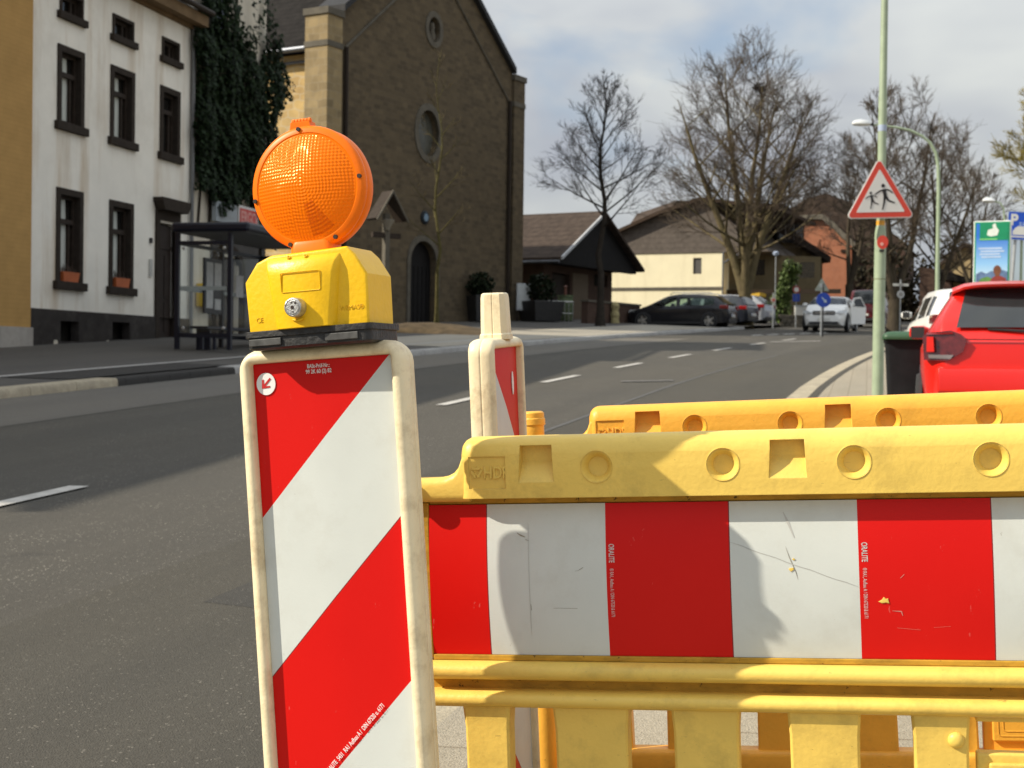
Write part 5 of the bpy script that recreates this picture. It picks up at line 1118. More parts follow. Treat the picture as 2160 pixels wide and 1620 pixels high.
def make_car(name, label, loc, heading, body, kind='hatch', L_=4.05, W_=1.75, H_=1.46, group=None, see=False, detail_rear=None, detail_front=None, alloy=True, tail='wide', lampm=None, rails=False, tumble=.22):
    """heading: degrees right of straight ahead from the camera"""
    root = thing(name, label, 'car', loc, R(90-heading), group)
    h = L_/2; hw = W_/2
    belt = {'hatch': .93, 'estate': .95, 'suv': 1.02}[kind]*H_/1.46 if kind != 'suv' else 1.02
    hood = belt-.02
    if kind == 'hatch':
        roof = [(-h, .62), (-h+.02, belt+.02), (-h+.34, H_-.12), (-h+.42, H_-.05), (-h+.9, H_-.005), (-.1, H_), (.45, H_-.06), (.62, H_-.14), (1.30, hood+.05), (h-.55, hood-.10), (h-.18, hood-.24), (h, .55)]
    elif kind == 'estate':
        roof = [(-h, .62), (-h+.03, belt+.0), (-h+.55, H_-.14), (-h+.65, H_-.06), (-.6, H_-.005), (0, H_), (.40, H_-.06), (.58, H_-.13), (1.25, hood+.04), (h-.55, hood-.12), (h-.2, hood-.26), (h, .55)]
    else:
        roof = [(-h, .7), (-h+.03, belt+.02), (-h+.40, H_-.12), (-h+.50, H_-.05), (-.7, H_-.005), (0, H_), (.38, H_-.06), (.55, H_-.13), (1.20, hood+.06), (h-.50, hood-.05), (h-.16, hood-.20), (h, .62)]
    wid = [(-h, .72), (-h+.06, .86), (-h+.2, .945), (-h+.6, .99), (-.3, 1.0), (.8, .995), (h-.6, .97), (h-.25, .90), (h-.08, .80), (h, .68)]
    def beltz(x): return min(interp([(-h, belt), (-h+.5, belt+.02), (0, belt-.01), (1.1, belt-.05), (h-.5, hood-.16), (h-.15, hood-.32), (h, .50)], x), smoothin(roof, x, .05)-.012)
    def botz(x): return interp([(-h, .36), (-h+.15, .24), (-h+.5, .19), (h-.5, .19), (h-.12, .22), (h, .34)], x)
    xs = sorted(set([-h, -h+.02, -h+.05, -h+.10, -h+.18, -h+.26, -h+.34, -h+.42, -h+.5, -h+.62, -h+.75]+[round(-h+.75+i*.17, 3) for i in range(int((L_-1.2)/.17))]+[h-.4, h-.3, h-.2, h-.12, h-.06, h-.02, h]))
    NS, NG, NR = 7, 5, 8
    sect = []
    for x in xs:
        wx_ = hw*smoothin(wid, x, .04); zb, zl, zr_ = botz(x), beltz(x), smoothin(roof, x, .05)
        tum = max(0, min(1, (zr_-zl)/.45)); pts = [(0, zb)]
        for k in range(NS+1):
            t = k/NS; z = zb+(zl-zb)*t; y = wx_*(.93+.07*math.sin(math.pi*min(1, t*1.25)/2)**1.0-(.05 if t > .85 else 0)*(t-.85)/.15); pts.append((y, z))
        yb = pts[-1][0]; yr = yb*(1-tumble*tum); ze_ = zr_-.055*tum-.004*(1-tum)
        for k in range(1, NG+1):
            t = k/NG; pts.append((yb+(yr-yb)*t**1.15, zl+(ze_-zl)*t))
        for k in range(1, NR+1):
            t = k/NR; pts.append((yr*math.cos(t*math.pi/2)**.8 if t < 1 else 0, ze_+(zr_-ze_)*math.sin(t*math.pi/2)))
        sect.append(pts)
    n = len(sect[0]); B, S, WS, RW = MB(), [], MB(), MB()
    i_side = [MB(), MB()]
    xw0, xw1 = {'hatch': (-h+.50, 1.05), 'estate': (-h+.62, 1.0), 'suv': (-h+.55, .98)}[kind]
    pill = {'hatch': (-h+1.05, .02), 'estate': (-h+1.25, -.10), 'suv': (-h+1.1, -.02)}[kind]
    def cls(i, j, side):
        xa, xb = xs[i], xs[i+1]; xm = (xa+xb)/2; zr_ = smoothin(roof, xm, .05); zl = beltz(xm)
        if NS+1 <= j < NS+1+NG:
            if xw0 < xm < xw1 and zr_-zl > .16 and not any(abs(xm-p) < .075 for p in pill) and j < NS+NG and zr_-zl > .10: return 's'
        if j >= NS+1+NG and j > NS+1+NG:
            if xm > .4 and hood+.10 < zr_ < H_-.045: return 'w'
        if j == NS+NG and False: return 's'
        return 'b'
    tgt = {}
    for side in (1, -1):
        for i in range(len(xs)-1):
            for j in range(n-1):
                c = cls(i, j, side); mb = {'b': B, 'w': WS, 'r': RW, 's': i_side[0 if side > 0 else 1]}[c]
                q = [(xs[i], side*sect[i][j][0], sect[i][j][1]), (xs[i+1], side*sect[i+1][j][0], sect[i+1][j][1]), (xs[i+1], side*sect[i+1][j+1][0], sect[i+1][j+1][1]), (xs[i], side*sect[i][j+1][0], sect[i][j+1][1])]
                if side < 0: q = q[::-1]
                mb.add(q, [(0, 1, 2, 3)])
    for i, sgn in ((0, 1), (len(xs)-1, -1)):
        f = [(xs[i], y, z) for y, z in sect[i]]+[(xs[i], -y, z) for y, z in sect[i][-2:0:-1]]; B.add(f, [tuple(range(len(f)))])
    def weld(mb, nm, mt, par, sm=38):
        o = mb.build(nm, mt, par, fix=False); bm = bmesh.new(); bm.from_mesh(o.data); bmesh.ops.remove_doubles(bm, verts=bm.verts, dist=.0008); bmesh.ops.dissolve_degenerate(bm, dist=.0005, edges=bm.edges); bmesh.ops.recalc_face_normals(bm, faces=bm.faces); bm.to_mesh(o.data); bm.free()
        o.data.polygons.foreach_set('use_smooth', [True]*len(o.data.polygons)); o.data.set_sharp_from_angle(angle=R(sm)); return o
    bo = weld(B, 'body', body, root)
    gm = GLASS_T if see else CARGLASS
    if WS.f: weld(WS, 'windscreen', gm, root)
    def surf_z(x, y):
        wx_ = hw*smoothin(wid, x, .04); zl, zr_ = beltz(x), smoothin(roof, x, .05); tum = max(0, min(1, (zr_-zl)/.45)); yr = wx_*.95*(1-tumble*tum); ze_ = zr_-.055*tum-.004*(1-tum)
        q = min(1, abs(y)/yr)**1.25; return ze_+(zr_-ze_)*math.sin(math.acos(q))
    xr_ = [x_ for x_ in [-h+.01+.01*i for i in range(80)] if belt+.035 < smoothin(roof, x_, .05) < H_-.085]
    rwm = MB(); xa_, xb_ = xr_[0], xr_[-1]; nu, nv = 9, 12
    for i in range(nu):
        x_ = xa_+(xb_-xa_)*i/(nu-1); wv = hw*(.635-.085*i/(nu-1))
        for j in range(nv+1): y_ = -wv+2*wv*j/nv; rwm.v.append((x_-.012, y_, surf_z(x_, y_)+.006))
    for i in range(nu-1):
        for j in range(nv): a_ = i*(nv+1)+j; rwm.f.append([a_, a_+1, a_+nv+2, a_+nv+1]); rwm.mi.append(0)
    rwm.build('rear_window', CARGLASS, root, smooth=60, fix=False)
    for mb in i_side:
        if mb.f: weld(mb, 'side_window', gm, root)
    # wheels, arches, sills
    rw_ = .31 if kind != 'suv' else .345
    for x in (-h+.78, h-.80):
        for s in (1, -1):
            ar_ = MB(); ar_.lathe([(.01, 0), (rw_+.055, 0), (rw_+.055, .03), (.01, .03)], 24, T(x, s*(hw-.035)-(.0 if s > 0 else -.0), rw_+.02) @ RX(-90*s)); ar_.build('wheel_arch', TRIM, root)
            tw = MB(); Mx = T(x, s*(hw-.16), rw_) @ RX(-90*s); tw.lathe([(rw_-.09, 0), (rw_-.02, .0), (rw_, .03), (rw_, .15), (rw_-.02, .185), (rw_-.075, .188), (rw_-.085, .165)], 28, Mx); wo = tw.build('wheel', TYRE, root, smooth=40)
            rm = MB(); rm.lathe([(rw_-.085, .165), (rw_-.095, .176), (rw_-.11, .15), (.06, .165), (.05, .178), (.01, .18)], 28, Mx)
            for k in range(5): rm.box(.05, rw_-.095, -.032, .032, .150, .172, Mx @ RZ(72*k))
            rm.build('rim', ALLOY, wo, smooth=30)
    sl_ = MB()
    for s in (1, -1): sl_.box(-h+1.12, h-1.14, s*(hw-.03)-.02, s*(hw-.03)+.012, .17, .27)
    sl_.build('sill_trim', TRIM, root)
    for s in (1, -1):
        mr = MB(); mr.loops([[(x, y, z) for x, z in rrect(.66+i, .80-i, belt+.03+i, belt+.17-i, .03, 3)] for y, i in ((s*(hw-.04), .02), (s*(hw+.02), 0), (s*(hw+.13), .005), (s*(hw+.16), .03))]); mo = mr.build('mirror', body, root, smooth=50)
        mg = MB(); mg.box(.655, .662, min(s*(hw+.01), s*(hw+.145)), max(s*(hw+.01), s*(hw+.145)), belt+.04, belt+.16); mg.build('mirror_glass', TRIM, mo)
    # lamps
    lm = lampm or LAMP_R
    for s in (1, -1):
        tl = MB()
        if tail == 'wide':
            ply = [(.47, .90), (.52, .955), (.60, .985), (.80, .965), (.835, .93), (.82, .73), (.62, .725), (.50, .80)]
            k_ = hw/.875; zo = (belt-.93)
            pts = [(s*y*k_, z+zo) for y, z in ply]
            def xr(y, z): return -h-.028+max(0, (abs(y)/hw-.80))*.55+(.02 if z > .95+zo else 0)
            if s < 0: pts = pts[::-1]
            tl.add([(xr(y, z), y, z) for y, z in pts]+[(xr(y, z)+.09, y*.985, z) for y, z in pts], [tuple(range(8))]+[(i, i+8, (i+1) % 8+8, (i+1) % 8) for i in range(8)])
        else:
            z0_, z1_ = belt-.16, belt+.02
            tl.loops([[(x, y, z) for y, z in rrect(min(s*hw*.80, s*hw*.965), max(s*hw*.80, s*hw*.965), z0_, z1_, .04, 3)] for x in (-h-.0, -h+.35)])
        to = tl.build('tail_light', lm, root, smooth=30)
        if tail == 'wide':
            def on_lamp(ps, nm, mt_):
                ps = [(s*y*k_, z+zo) for y, z in ps]; tb = MB(); tb.add([(xr(y, z)-.006, y, z) for y, z in ps]+[(xr(y, z)+.03, y, z) for y, z in ps], [(0, 1, 2, 3), (4, 5, 6, 7), (0, 1, 5, 4), (1, 2, 6, 5), (2, 3, 7, 6), (3, 0, 4, 7)]); tb.build(nm, mt_, to)
            on_lamp([(.60, .74), (.78, .745), (.785, .775), (.575, .775)], 'reverse_lamp', pm('smoked_clear_lamp', (.16, .14, .14), rough=.15)); on_lamp([(.735, .80), (.80, .80), (.80, .93), (.745, .93)], 'brake_lamp', pm('bright_red_lamp', (.55, .02, .015), rough=.15, coat=.5)); on_lamp([(.58, .955), (.80, .95), (.80, .962), (.59, .972)], 'lamp_edge', LAMP_R)
        hl_ = MB(); zf = hood-.27
        fr = [(h-.42, .88, zf+.12), (h-.20, .80, zf+.10), (h-.07, .62, zf+.06), (h-.05, .52, zf+.02), (h-.04, .55, zf-.03), (h-.08, .74, zf-.03), (h-.25, .88, zf+.03)]
        v_ = [(x, s*y*hw/.93, z) for x, y, z in fr]; hl_.add([(x+.035, y*1.03, z) for x, y, z in v_]+[(x-.1, y*.9, z) for x, y, z in v_], [tuple(range(7)) if s < 0 else tuple(range(6, -1, -1))]+[(i, (i+1) % 7, (i+1) % 7+7, i+7) for i in range(7)]); hl_.build('headlight', LAMP_C, root)
    # plates and grilles
    pb = MB(); pb.box(-h-.03, -h-.012, -.26, .26, .50, .61); po = pb.build('rear_plate', PLATE, root); pb = MB(); pb.box(-h-.033, -h-.029, .215, .258, .505, .605); pb.build('plate_band', PLATE_B, po)
    rb = MB(); rb.box(-h-.012, -h+.1, -.62, .62, .27, .40); rb.build('rear_bumper_trim', TRIM, root)
    pb = MB(); pb.box(h+.006, h+.022, -.26, .26, .40, .51); pb.build('front_plate', PLATE, root)
    gr = MB(); gr.prism(rrect(-.46, .46, hood-.36, hood-.20, .05, 3), -h-.012, -h+.08, RZ(90)); go = gr.build('grille', TRIM, root)
    gb = MB(); gb.box(h-.03, h+.02, -.44, .44, hood-.295, hood-.265); gb.build('grille_bar', CHROME, go); gb = MB(); gb.lathe([(.07, 0), (.07, .012), (.055, .015)], 18, T(h+.012, 0, hood-.28) @ RY(90)); gb.build('round_emblem', CHROME, go)
    lg_ = MB(); lg_.prism(rrect(-.60, .60, .24, .36, .05, 3), -h-.012, -h+.06, RZ(90)); lg_.build('lower_grille', TRIM, root)
    if rails:
        for s in (1, -1): b = MB(); b.tube([(-h+.7, s*hw*.70, H_-.03), (-h+.85, s*hw*.70, H_+.04), (.2, s*hw*.70, H_+.04), (.35, s*hw*.70, H_-.03)], .018, 6); b.build('roof_rail', CHROME, root)
    return root, bo, h, hw, belt
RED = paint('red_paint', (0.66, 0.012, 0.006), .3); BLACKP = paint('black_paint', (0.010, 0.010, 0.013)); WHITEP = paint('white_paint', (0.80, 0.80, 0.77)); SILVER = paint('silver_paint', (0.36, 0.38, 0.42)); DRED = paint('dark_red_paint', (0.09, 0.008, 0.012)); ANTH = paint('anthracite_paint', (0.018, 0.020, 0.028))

p = at(2148, 690, 13.6); p.z = ground(p.x, p.y)
p += Vector((math.sin(R(17)), math.cos(R(17)), 0))*0.35
rc, rb_, h, hw, belt = make_car('parked_car', 'red hatchback with smoked tail lights parked nearest, at the right edge', p, 17.5, RED, 'hatch', 4.05, 1.75, 1.46, lampm=LAMP_RD, tumble=.31)
b = MB(); lp_ = []
for k in range(13):
    y = -.60+.10*k; q = (y/.60)**2; zz = 1.418-.020*q-.045*q**4; xx = -h+.17+.05*q+.10*q**4
    lp_.append([(-h+.70, y, zz+.022), (-h+.40, y, zz+.014), (xx, y, zz-.022), (xx+.012, y, zz-.042), (xx+.10, y, zz-.050), (-h+.70, y, zz-.06)])
b.loops(lp_); b.build('roof_spoiler', RED, rc, smooth=50)
b = MB(); b.box(-h-.004, -h+.01, -.56, .56, .905, .915); b.box(-h-.010, -h+.0, -.60, .60, .505, .515) ; b.build('hatch_seam', pm('dark_red_seam', (0.10, 0.004, 0.004), rough=.5), rc)
b = MB(); b.loops([[(x, y, z) for x, y in ((-h-.035+e, -.70), (-h-.035+e, .70), (-h+.3, .80), (-h+.3, -.80))] for z, e in ((.42, .05), (.46, .0), (.60, .0), (.66, .02), (.69, .10))]); b.build('rear_bumper', RED, rc, smooth=40, bevel=.012)
b = MB(); b.tube([(-h+.05, -.1, .98), (-h+.07, .3, 1.0)], .010, 6); b.build('wiper', TRIM, rc)

p = at(2026, 690, 27.4); p.z = ground(p.x, p.y)
make_car('parked_car', 'white compact car parked in front of the red hatchback', p, 8, WHITEP, 'hatch', 4.0, 1.72, 1.50, tail='tall')
p = at(1752, 690, 60.5); p.z = gz(p.y)
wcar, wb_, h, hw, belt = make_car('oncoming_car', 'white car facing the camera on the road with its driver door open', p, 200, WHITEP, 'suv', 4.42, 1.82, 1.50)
dr = MB(); dr.loops([[(x, y, z) for x, z in ((0, .30), (-.95, .32), (-1.0, belt), (-.62, 1.46), (-.20, 1.40), (0, belt+.02))] for y in (0, .06)])
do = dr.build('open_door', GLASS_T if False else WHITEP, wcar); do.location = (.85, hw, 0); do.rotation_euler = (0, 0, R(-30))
dg_ = MB(); dg_.prism([(-.08, belt+.03), (-.90, belt+.02), (-.60, 1.40), (-.22, 1.35)], -.012, .072); dg_.build('door_window', CARGLASS, do)
p = at(1438, 690, 62); p.z = gz(p.y)+.02
make_car('parked_car', 'black estate car parked side on facing left before the pale yellow house', p, -66, BLACKP, 'estate', 4.55, 1.82, 1.48, see=True, tail='tall', rails=True, group='cars parked by the yellow house')
p = at(1497, 690, 66); p.z = gz(p.y)+.02
make_car('parked_car', 'dark blue grey car mostly hidden behind the black estate car', p, -58, ANTH, 'hatch', 4.3, 1.76, 1.44, tail='tall', group='cars parked by the yellow house')
p = at(1528, 688, 70.5); p.z = gz(p.y)+.02
make_car('parked_car', 'silver estate car parked behind the two dark cars', p, -60, SILVER, 'estate', 4.7, 1.84, 1.50, tail='tall', group='cars parked by the yellow house')
p = at(1838, 688, 72); p.z = gz(p.y)
make_car('parked_car', 'dark red car standing behind the white oncoming car', p, 25, DRED, 'suv', 4.3, 1.8, 1.85, tail='tall')
# ------------------------------------------------------------------ street furniture on the right
GREEN_P = pm('green_grey_pole', (0.30, 0.37, 0.25), rough=.45, var=.10, scale=5, spec=.5, dirt=(0.16, 0.20, 0.12), dirt_amt=.4, dscale=4)
GALV = pm('galvanised', (0.40, 0.42, 0.43), rough=.45, var=.12, scale=6, metal=.5)
SIGN_W = pm('sign_white_face', (0.68, 0.68, 0.64), rough=.4, var=.03); SIGN_R = pm('sign_red_face', (0.62, 0.055, 0.03), rough=.4, var=.06, scale=3); SIGN_B = pm('sign_blue_face', (0.008, 0.075, 0.52), rough=.35, var=.05); SIGN_K = pm('sign_black_face', (0.012, 0.012, 0.012), rough=.5)
d = 18.6
def on_pave(px, d, off=0.0):
    p = at(px, 700, d); return Vector((p.x, p.y, ground(p.x, p.y)+off))
base = on_pave(1853.5, d, -.01); lp = thing('lamp_post', 'pale green lamp post carrying the triangular children sign', 'lamp post', base)
ZL = lambda py, px=1853: at(px, py, d).z-base.z
b = MB(); b.lathe([(.074, 0), (.074, ZL(500)), (.070, ZL(490)), (.050, ZL(470))], 20); b.build('lower_pole', GREEN_P, lp, smooth=40)
b = MB(); b.lathe([(.054, ZL(470)), (.054, ZL(205)), (.049, ZL(198)), (.044, ZL(-60)), (.040, 7.6)], 18); b.build('upper_pole', GREEN_P, lp, smooth=40)
b = MB(); b.tube([(0, 0, 7.6), (-.1, 0, 7.85), (-.4, 0, 8.0), (-1.3, 0, 8.05)], .04, 8); b.build('arm', GREEN_P, lp); b = MB(); b.loops([[(x, y, z) for y, z in rrect(-.12*k, .12*k, 8.0-.06*k, 8.0+.10*k, .04*k, 3)] for x, k in ((-1.25, .5), (-1.4, 1), (-1.8, 1), (-2.0, .5))]); b.build('lamp_head', GALV, lp, smooth=40)
b = MB(); b.lathe([(.052, ZL(487)), (.056, ZL(484)), (.056, ZL(468)), (.05, ZL(462))], 18); b.build('amber_band', pm('amber_band', (0.62, 0.30, 0.02), rough=.4, var=.15, scale=20), lp, smooth=40)
b = MB(); b.prism(circle(.01, ZL(512), .072, 24, .088), -.012, .0, T(0, -.069, 0)); so_ = b.build('round_sticker', SIGN_R, lp); b = MB(); b.prism(circle(.0, ZL(516), .022, 14), -.016, .0, T(0, -.069, 0)); b.build('sticker_print', pm('sticker_print', (.68, .36, .30), rough=.5), so_)
b = MB(); b.lathe([(.0555, ZL(497)), (.0555, ZL(489))], 18, cap=False); b.build('paper_band', SIGN_W, lp, fix=False)
b = MB(); b.box(-.03, .03, -.085, -.07, ZL(532), ZL(528)); b.build('cover_lock', SIGN_K, lp)
b = MB(); b.lathe([(.0755, ZL(590)), (.0755, ZL(588))], 18, cap=False); b.build('seam_band', pm('rust_seam', (.16, .17, .09), rough=.8), lp, fix=False)
b = MB(); b.lathe([(.056, ZL(278)), (.056, ZL(265))], 18, cap=False); b.build('number_band', pm('pale_blue_band', (.35, .42, .55), rough=.5), lp, fix=False)
# triangular sign with two running figures
sgp = at(1855.5, 396, d-.13); sgn = thing('warning_sign', 'red and white triangular sign with two running children on the lamp post', 'traffic sign', (sgp.x, sgp.y, sgp.z), R(4))
def tri(s, r, zc=0.0, n=5):
    """rounded equilateral triangle, side s, centre of height at zc"""
    hgt = s*.866; vs = [(0, hgt*.5), (-s/2, -hgt*.5), (s/2, -hgt*.5)]; out = []
    cx = sum(v[0] for v in vs)/3; cz_ = sum(v[1] for v in vs)/3
    for k, (x, z) in enumerate(vs):
        l = math.hypot(cx-x, cz_-z); x2, z2 = x+(cx-x)/l*2*r, z+(cz_-z)/l*2*r
        a0 = (30, 150, 270)[k]
        for q in range(n+1): t = R(a0+120*q/n); out.append((x2+r*math.cos(t), z2+r*math.sin(t)))
    return out
sM = RY(-2.3)
b = MB(); b.prism(tri(.915, .045), -.012, .012, sM); b.build('plate', SIGN_W, sgn)
tc_ = lambda s, r, y0_, y1_, dz: [(x, z+dz) for x, z in tri(s, r)]
b = MB(); b.prism([(x, z-.0058) for x, z in tri(.875, .035)], -.015, -.011, sM); b.build('red_border', SIGN_R, sgn)
b = MB(); b.prism([(x, z-.0388) for x, z in tri(.646, .010)], -.018, -.0145, sM); fld = b.build('white_field', SIGN_W, sgn)
def figure(px0, pz0, k):
    """running child, k = height scale; drawn in the sign's plane"""
    mb = MB(); fx = lambda pts, w0, w1: strokes(mb, [(px0+x*k, pz0+z*k) for x, z in pts], w0*k, w1*k)
    mb.prism(circle(px0+.0*k, pz0+.86*k, .105*k, 16), -.0215, -.018, sM)
    fx([(.04, .68), (.11, .30)], .17, .15)                       # trunk
    fx([(.04, .66), (-.22, .56), (-.46, .40)], .07, .05)         # leading arm
    fx([(.10, .66), (.34, .62), (.52, .46)], .07, .05)           # trailing arm
    fx([(.08, .32), (.04, -.05), (-.06, -.42)], .12, .05)        # standing leg
    fx([(.12, .32), (.28, .06), (.62, -.06)], .12, .05)          # kicking leg
    return mb
def strokes(mb, pts, w0, w1):
    n = len(pts); w0 *= 1.25; w1 *= 1.25
    for i in range(n-1):
        (x0, z0_), (x1, z1_) = pts[i], pts[i+1]; l = math.hypot(x1-x0, z1_-z0_) or 1; nx, nz_ = -(z1_-z0_)/l, (x1-x0)/l
        a, c = (w0+(w1-w0)*i/(n-1))/2, (w0+(w1-w0)*(i+1)/(n-1))/2
        mb.prism([(x0+nx*a, z0_+nz_*a), (x1+nx*c, z1_+nz_*c), (x1-nx*c, z1_-nz_*c), (x0-nx*a, z0_-nz_*a)], -.0215, -.018, sM)
figure(.040, -.186, .242).build('running_figure', SIGN_K, fld)
figure(-.125, -.206, .16).build('running_figure', SIGN_K, fld)

# wheelie bin
p = on_pave(1913, 15.6); bn = thing('wheelie_bin', 'black wheelie bin with green lid between lamp post and red car', 'bin', p, R(-14))
b = MB(); b.loops([[(x*k, y*k, z) for x, y in rrect(-.235, .235, -.26, .26, .05, 3)] for z, k in ((.02, .78), (.10, .80), (.80, .97), (.84, .99), (.84, 1.04), (.88, 1.04))]); b.build('body', pm('bin_black', (0.014, 0.015, 0.017), rough=.55, var=.2, scale=6), bn, smooth=35)
b = MB(); b.loops([[(x*k, y*k-.01, z) for x, y in rrect(-.25, .25, -.30, .28, .05, 3)] for z, k in ((.875, 1.02), (.90, 1.04), (.93, 1.0), (.955, .86), (.965, .6))]); b.build('lid', pm('bin_green', (0.028, 0.082, 0.036), rough=.5, var=.1, scale=5), bn, smooth=45)
b = MB(); b.tube([(-.24, .31, .86), (.24, .31, .86)], .016, 8); b.build('handle', MATS['bin_green'], bn)
for s in (-1, 1): b = MB(); b.lathe([(.02, -.025), (.10, -.025), (.10, .025), (.02, .025)], 18, T(s*.20, .22, .10) @ RY(90)); b.build('wheel', RUBBER, bn)

# lamp post with curved arm further along
d = 40; base = on_pave(1977, d, -.01); l2 = thing('lamp_post', 'slim green lamp post with curved arm over the road behind the white parked car', 'lamp post', base)
Q = lambda px, py: at(px, py, d)-base
b = MB(); pts = [Vector((0, 0, 0)), Q(1977.5, 560), Q(1980, 400), Q(1979, 350), Q(1974, 322), Q(1962, 301), Q(1945, 287), Q(1920, 275), Q(1890, 268.5), Q(1866, 265.5), Q(1842, 263)]
b.tube(pts, [.065, .06, .055, .05, .046, .043, .04, .037, .034, .03, .028], 10); b.build('pole', GREEN_P, l2, smooth=60)
a_ = Q(1841, 262); hd = MB(); dx = 30/3000*40
hd.loops([[(a_.x-x, a_.y+y*.11, a_.z+z) for y, z in ((-1*k, 0), (-.8*k, .07*k+.01), (0, .11*k+.01), (.8*k, .07*k+.01), (1*k, 0), (.6*k, -.045*k), (-.6*k, -.045*k))] for x, k in ((-.05, .25), (.08, .5), (.14, .9), (.35, 1.15), (.50, .9), (.58, .35))]); ho = hd.build('lamp_head', pm('lamp_white', (.62, .64, .64), rough=.3, var=.05), l2, smooth=50)
b = MB(); b.tube([(a_.x+.02, a_.y, a_.z), (a_.x-.08, a_.y, a_.z+.01)], .05, 8); b.build('collar', SIGN_K, ho)
d = 66; base = on_pave(2118, d); l3 = thing('lamp_post', 'far lamp post with white head showing above the advertising board', 'lamp post', base)
Q = lambda px, py: at(px, py, d)-base
b = MB(); b.tube([(0, 0, 0), Q(2119, 470), Q(2117, 440), Q(2110, 428), Q(2096, 424)], [.06, .05, .045, .04, .03], 8); b.build('pole', GREEN_P, l3)
a_ = Q(2098, 424); hd = MB(); hd.loops([[(a_.x-x, a_.y+y*.16, a_.z+z) for y, z in ((-k, 0), (0, .16*k), (k, 0), (0, -.10*k))] for x, k in ((-.02, .3), (.15, 1), (.42, 1.1), (.56, .4))]); hd.build('lamp_head', MATS['lamp_white'], l3, smooth=60)

# parking sign on a leaning post
d = 31; base = on_pave(2133, d); ps = thing('parking_sign', 'blue parking sign with white P on a leaning post at the right edge', 'traffic sign', base)
Q = lambda px, py: at(px, py, d)-base
b = MB(); b.tube([Q(2128, 640)+Vector((-.08, 0, -1.4)), Q(2135, 590), Q(2141, 510), Q(2143.5, 455)], .035, 10); b.build('post', GALV, ps)
b = MB(); b.tube([Q(2156, 640)+Vector((0, .1, -1.4)), Q(2156, 455)], .03, 8); b.build('post', GREEN_P, ps)
ce = Q(2149, 477); pM = T(ce.x, ce.y-.06, ce.z) @ RY(2.5)
b = MB(); b.prism(rrect(-.27, .27, -.31, .31, .03, 4), -.012, .012, pM); pl_ = b.build('plate', pm('sign_grey_edge', (.30, .36, .45), rough=.4), ps)
b = MB(); b.prism(rrect(-.255, .255, -.295, .295, .025, 4), -.015, -.011, pM); b.build('blue_face', SIGN_B, pl_)
text('parking_letter', 'P', .33, SIGN_W, pl_, pM @ T(-.215, -.017, .015) @ FRONT, .001, 'LEFT', .95, .012)
text('hours_letters', '2 h', .10, pm('sign_pale_blue', (.42, .55, .68), rough=.4), pl_, pM @ T(-.02, -.017, .01) @ FRONT, .001, 'LEFT', 1, .003)
b = MB(); b.prism([(-.15, -.20), (.18, -.20), (.18, -.13), (.15, -.04), (.10, -.01), (-.04, -.01), (-.10, -.05), (-.15, -.12)], -.018, -.0145, pM); b.build('car_symbol', SIGN_W, pl_)
b = MB(); b.box(-.22, .18, -.018, -.0145, -.255, -.225, pM); b.build('kerb_symbol', SIGN_W, pl_)

# advertising board
d = 29; base = on_pave(2090, d); ad = thing('advertising_board', 'tall advertising board with green and blue landscape poster and white edge', 'advertising board', base, R(-24))
ZA = lambda py, px=2090: at(px, py, d).z-base.z
zt_, wA = ZA(467), .36
b = MB(); b.box(-wA, wA, -.10, .10, .25, zt_); b.build('case', pm('board_white', (.75, .75, .72), rough=.3, var=.03), ad, bevel=.02)
b = MB(); b.box(-wA+.02, wA-.02, -.108, -.098, .4, zt_-.02); fo = b.build('green_frame', pm('board_green', (.02, .26, .12), rough=.35, var=.1), ad)
poster = pm('poster_sky', (.08, .25, .62), rough=.3, var=.02)
def post_fn(nt, co, src):
    sx = N(nt, 'ShaderNodeSeparateXYZ'); nt.links.new(co, sx.inputs[0]); r = N(nt, 'ShaderNodeValToRGB'); e = r.color_ramp.elements
    e[0].position = 0; e[0].color = (.55, .68, .72, 1); e[1].position = 1; e[1].color = (.03, .15, .55, 1); e.new(.4).color = (.25, .48, .75, 1)
    nt.links.new(M_(nt, 'DIVIDE', M_(nt, 'SUBTRACT', sx.outputs[2], zt_-1.25), .95), r.inputs[0]); return r.outputs[0]
recolour(poster, post_fn)
b = MB(); b.box(-wA+.05, wA-.05, -.113, -.107, .5, zt_-.05); fo2 = b.build('poster', poster, ad)
b = MB(); b.box(-wA+.12, wA-.05, -.117, -.112, ZA(508), zt_-.05); gp = b.build('green_field', pm('poster_green', (.008, .22, .10), rough=.35, var=.1), fo2)
b = MB(); b.prism([(-.10, ZA(497)), (-.02, ZA(500)), (.10, ZA(498)), (.13, ZA(488)), (.08, ZA(480)), (.06, ZA(472)), (.0, ZA(476)), (.02, ZA(483)), (-.08, ZA(486))], -.121, -.116); b.build('white_emblem', pm('poster_white', (.62, .66, .60), rough=.4), gp)
b = MB(); b.box(-wA+.12, .1, -.121, -.116, ZA(507), ZA(504.5)); b.build('slogan_line', pm('poster_lime', (.20, .55, .16), rough=.4), gp)
for py, x0, x1 in ((525, -.26, .20), (531, -.22, .24), (537, -.24, .16), (543, -.20, .18)): b = MB(); b.box(x0, x1, -.117, -.112, ZA(py+1.8), ZA(py-1.8)); b.build('text_line', pm('poster_pale', (.42, .53, .70), rough=.4), fo2)
b = MB(); b.prism([(-.30, ZA(598)), (.31, ZA(598)), (.31, ZA(574)), (.20, ZA(570)), (.1, ZA(577)), (0, ZA(572)), (-.1, ZA(578)), (-.2, ZA(573)), (-.30, ZA(579))], -.117, -.112); b.build('poster_hills', pm('poster_hill', (.10, .16, .28), rough=.4, var=.3, scale=12), fo2)
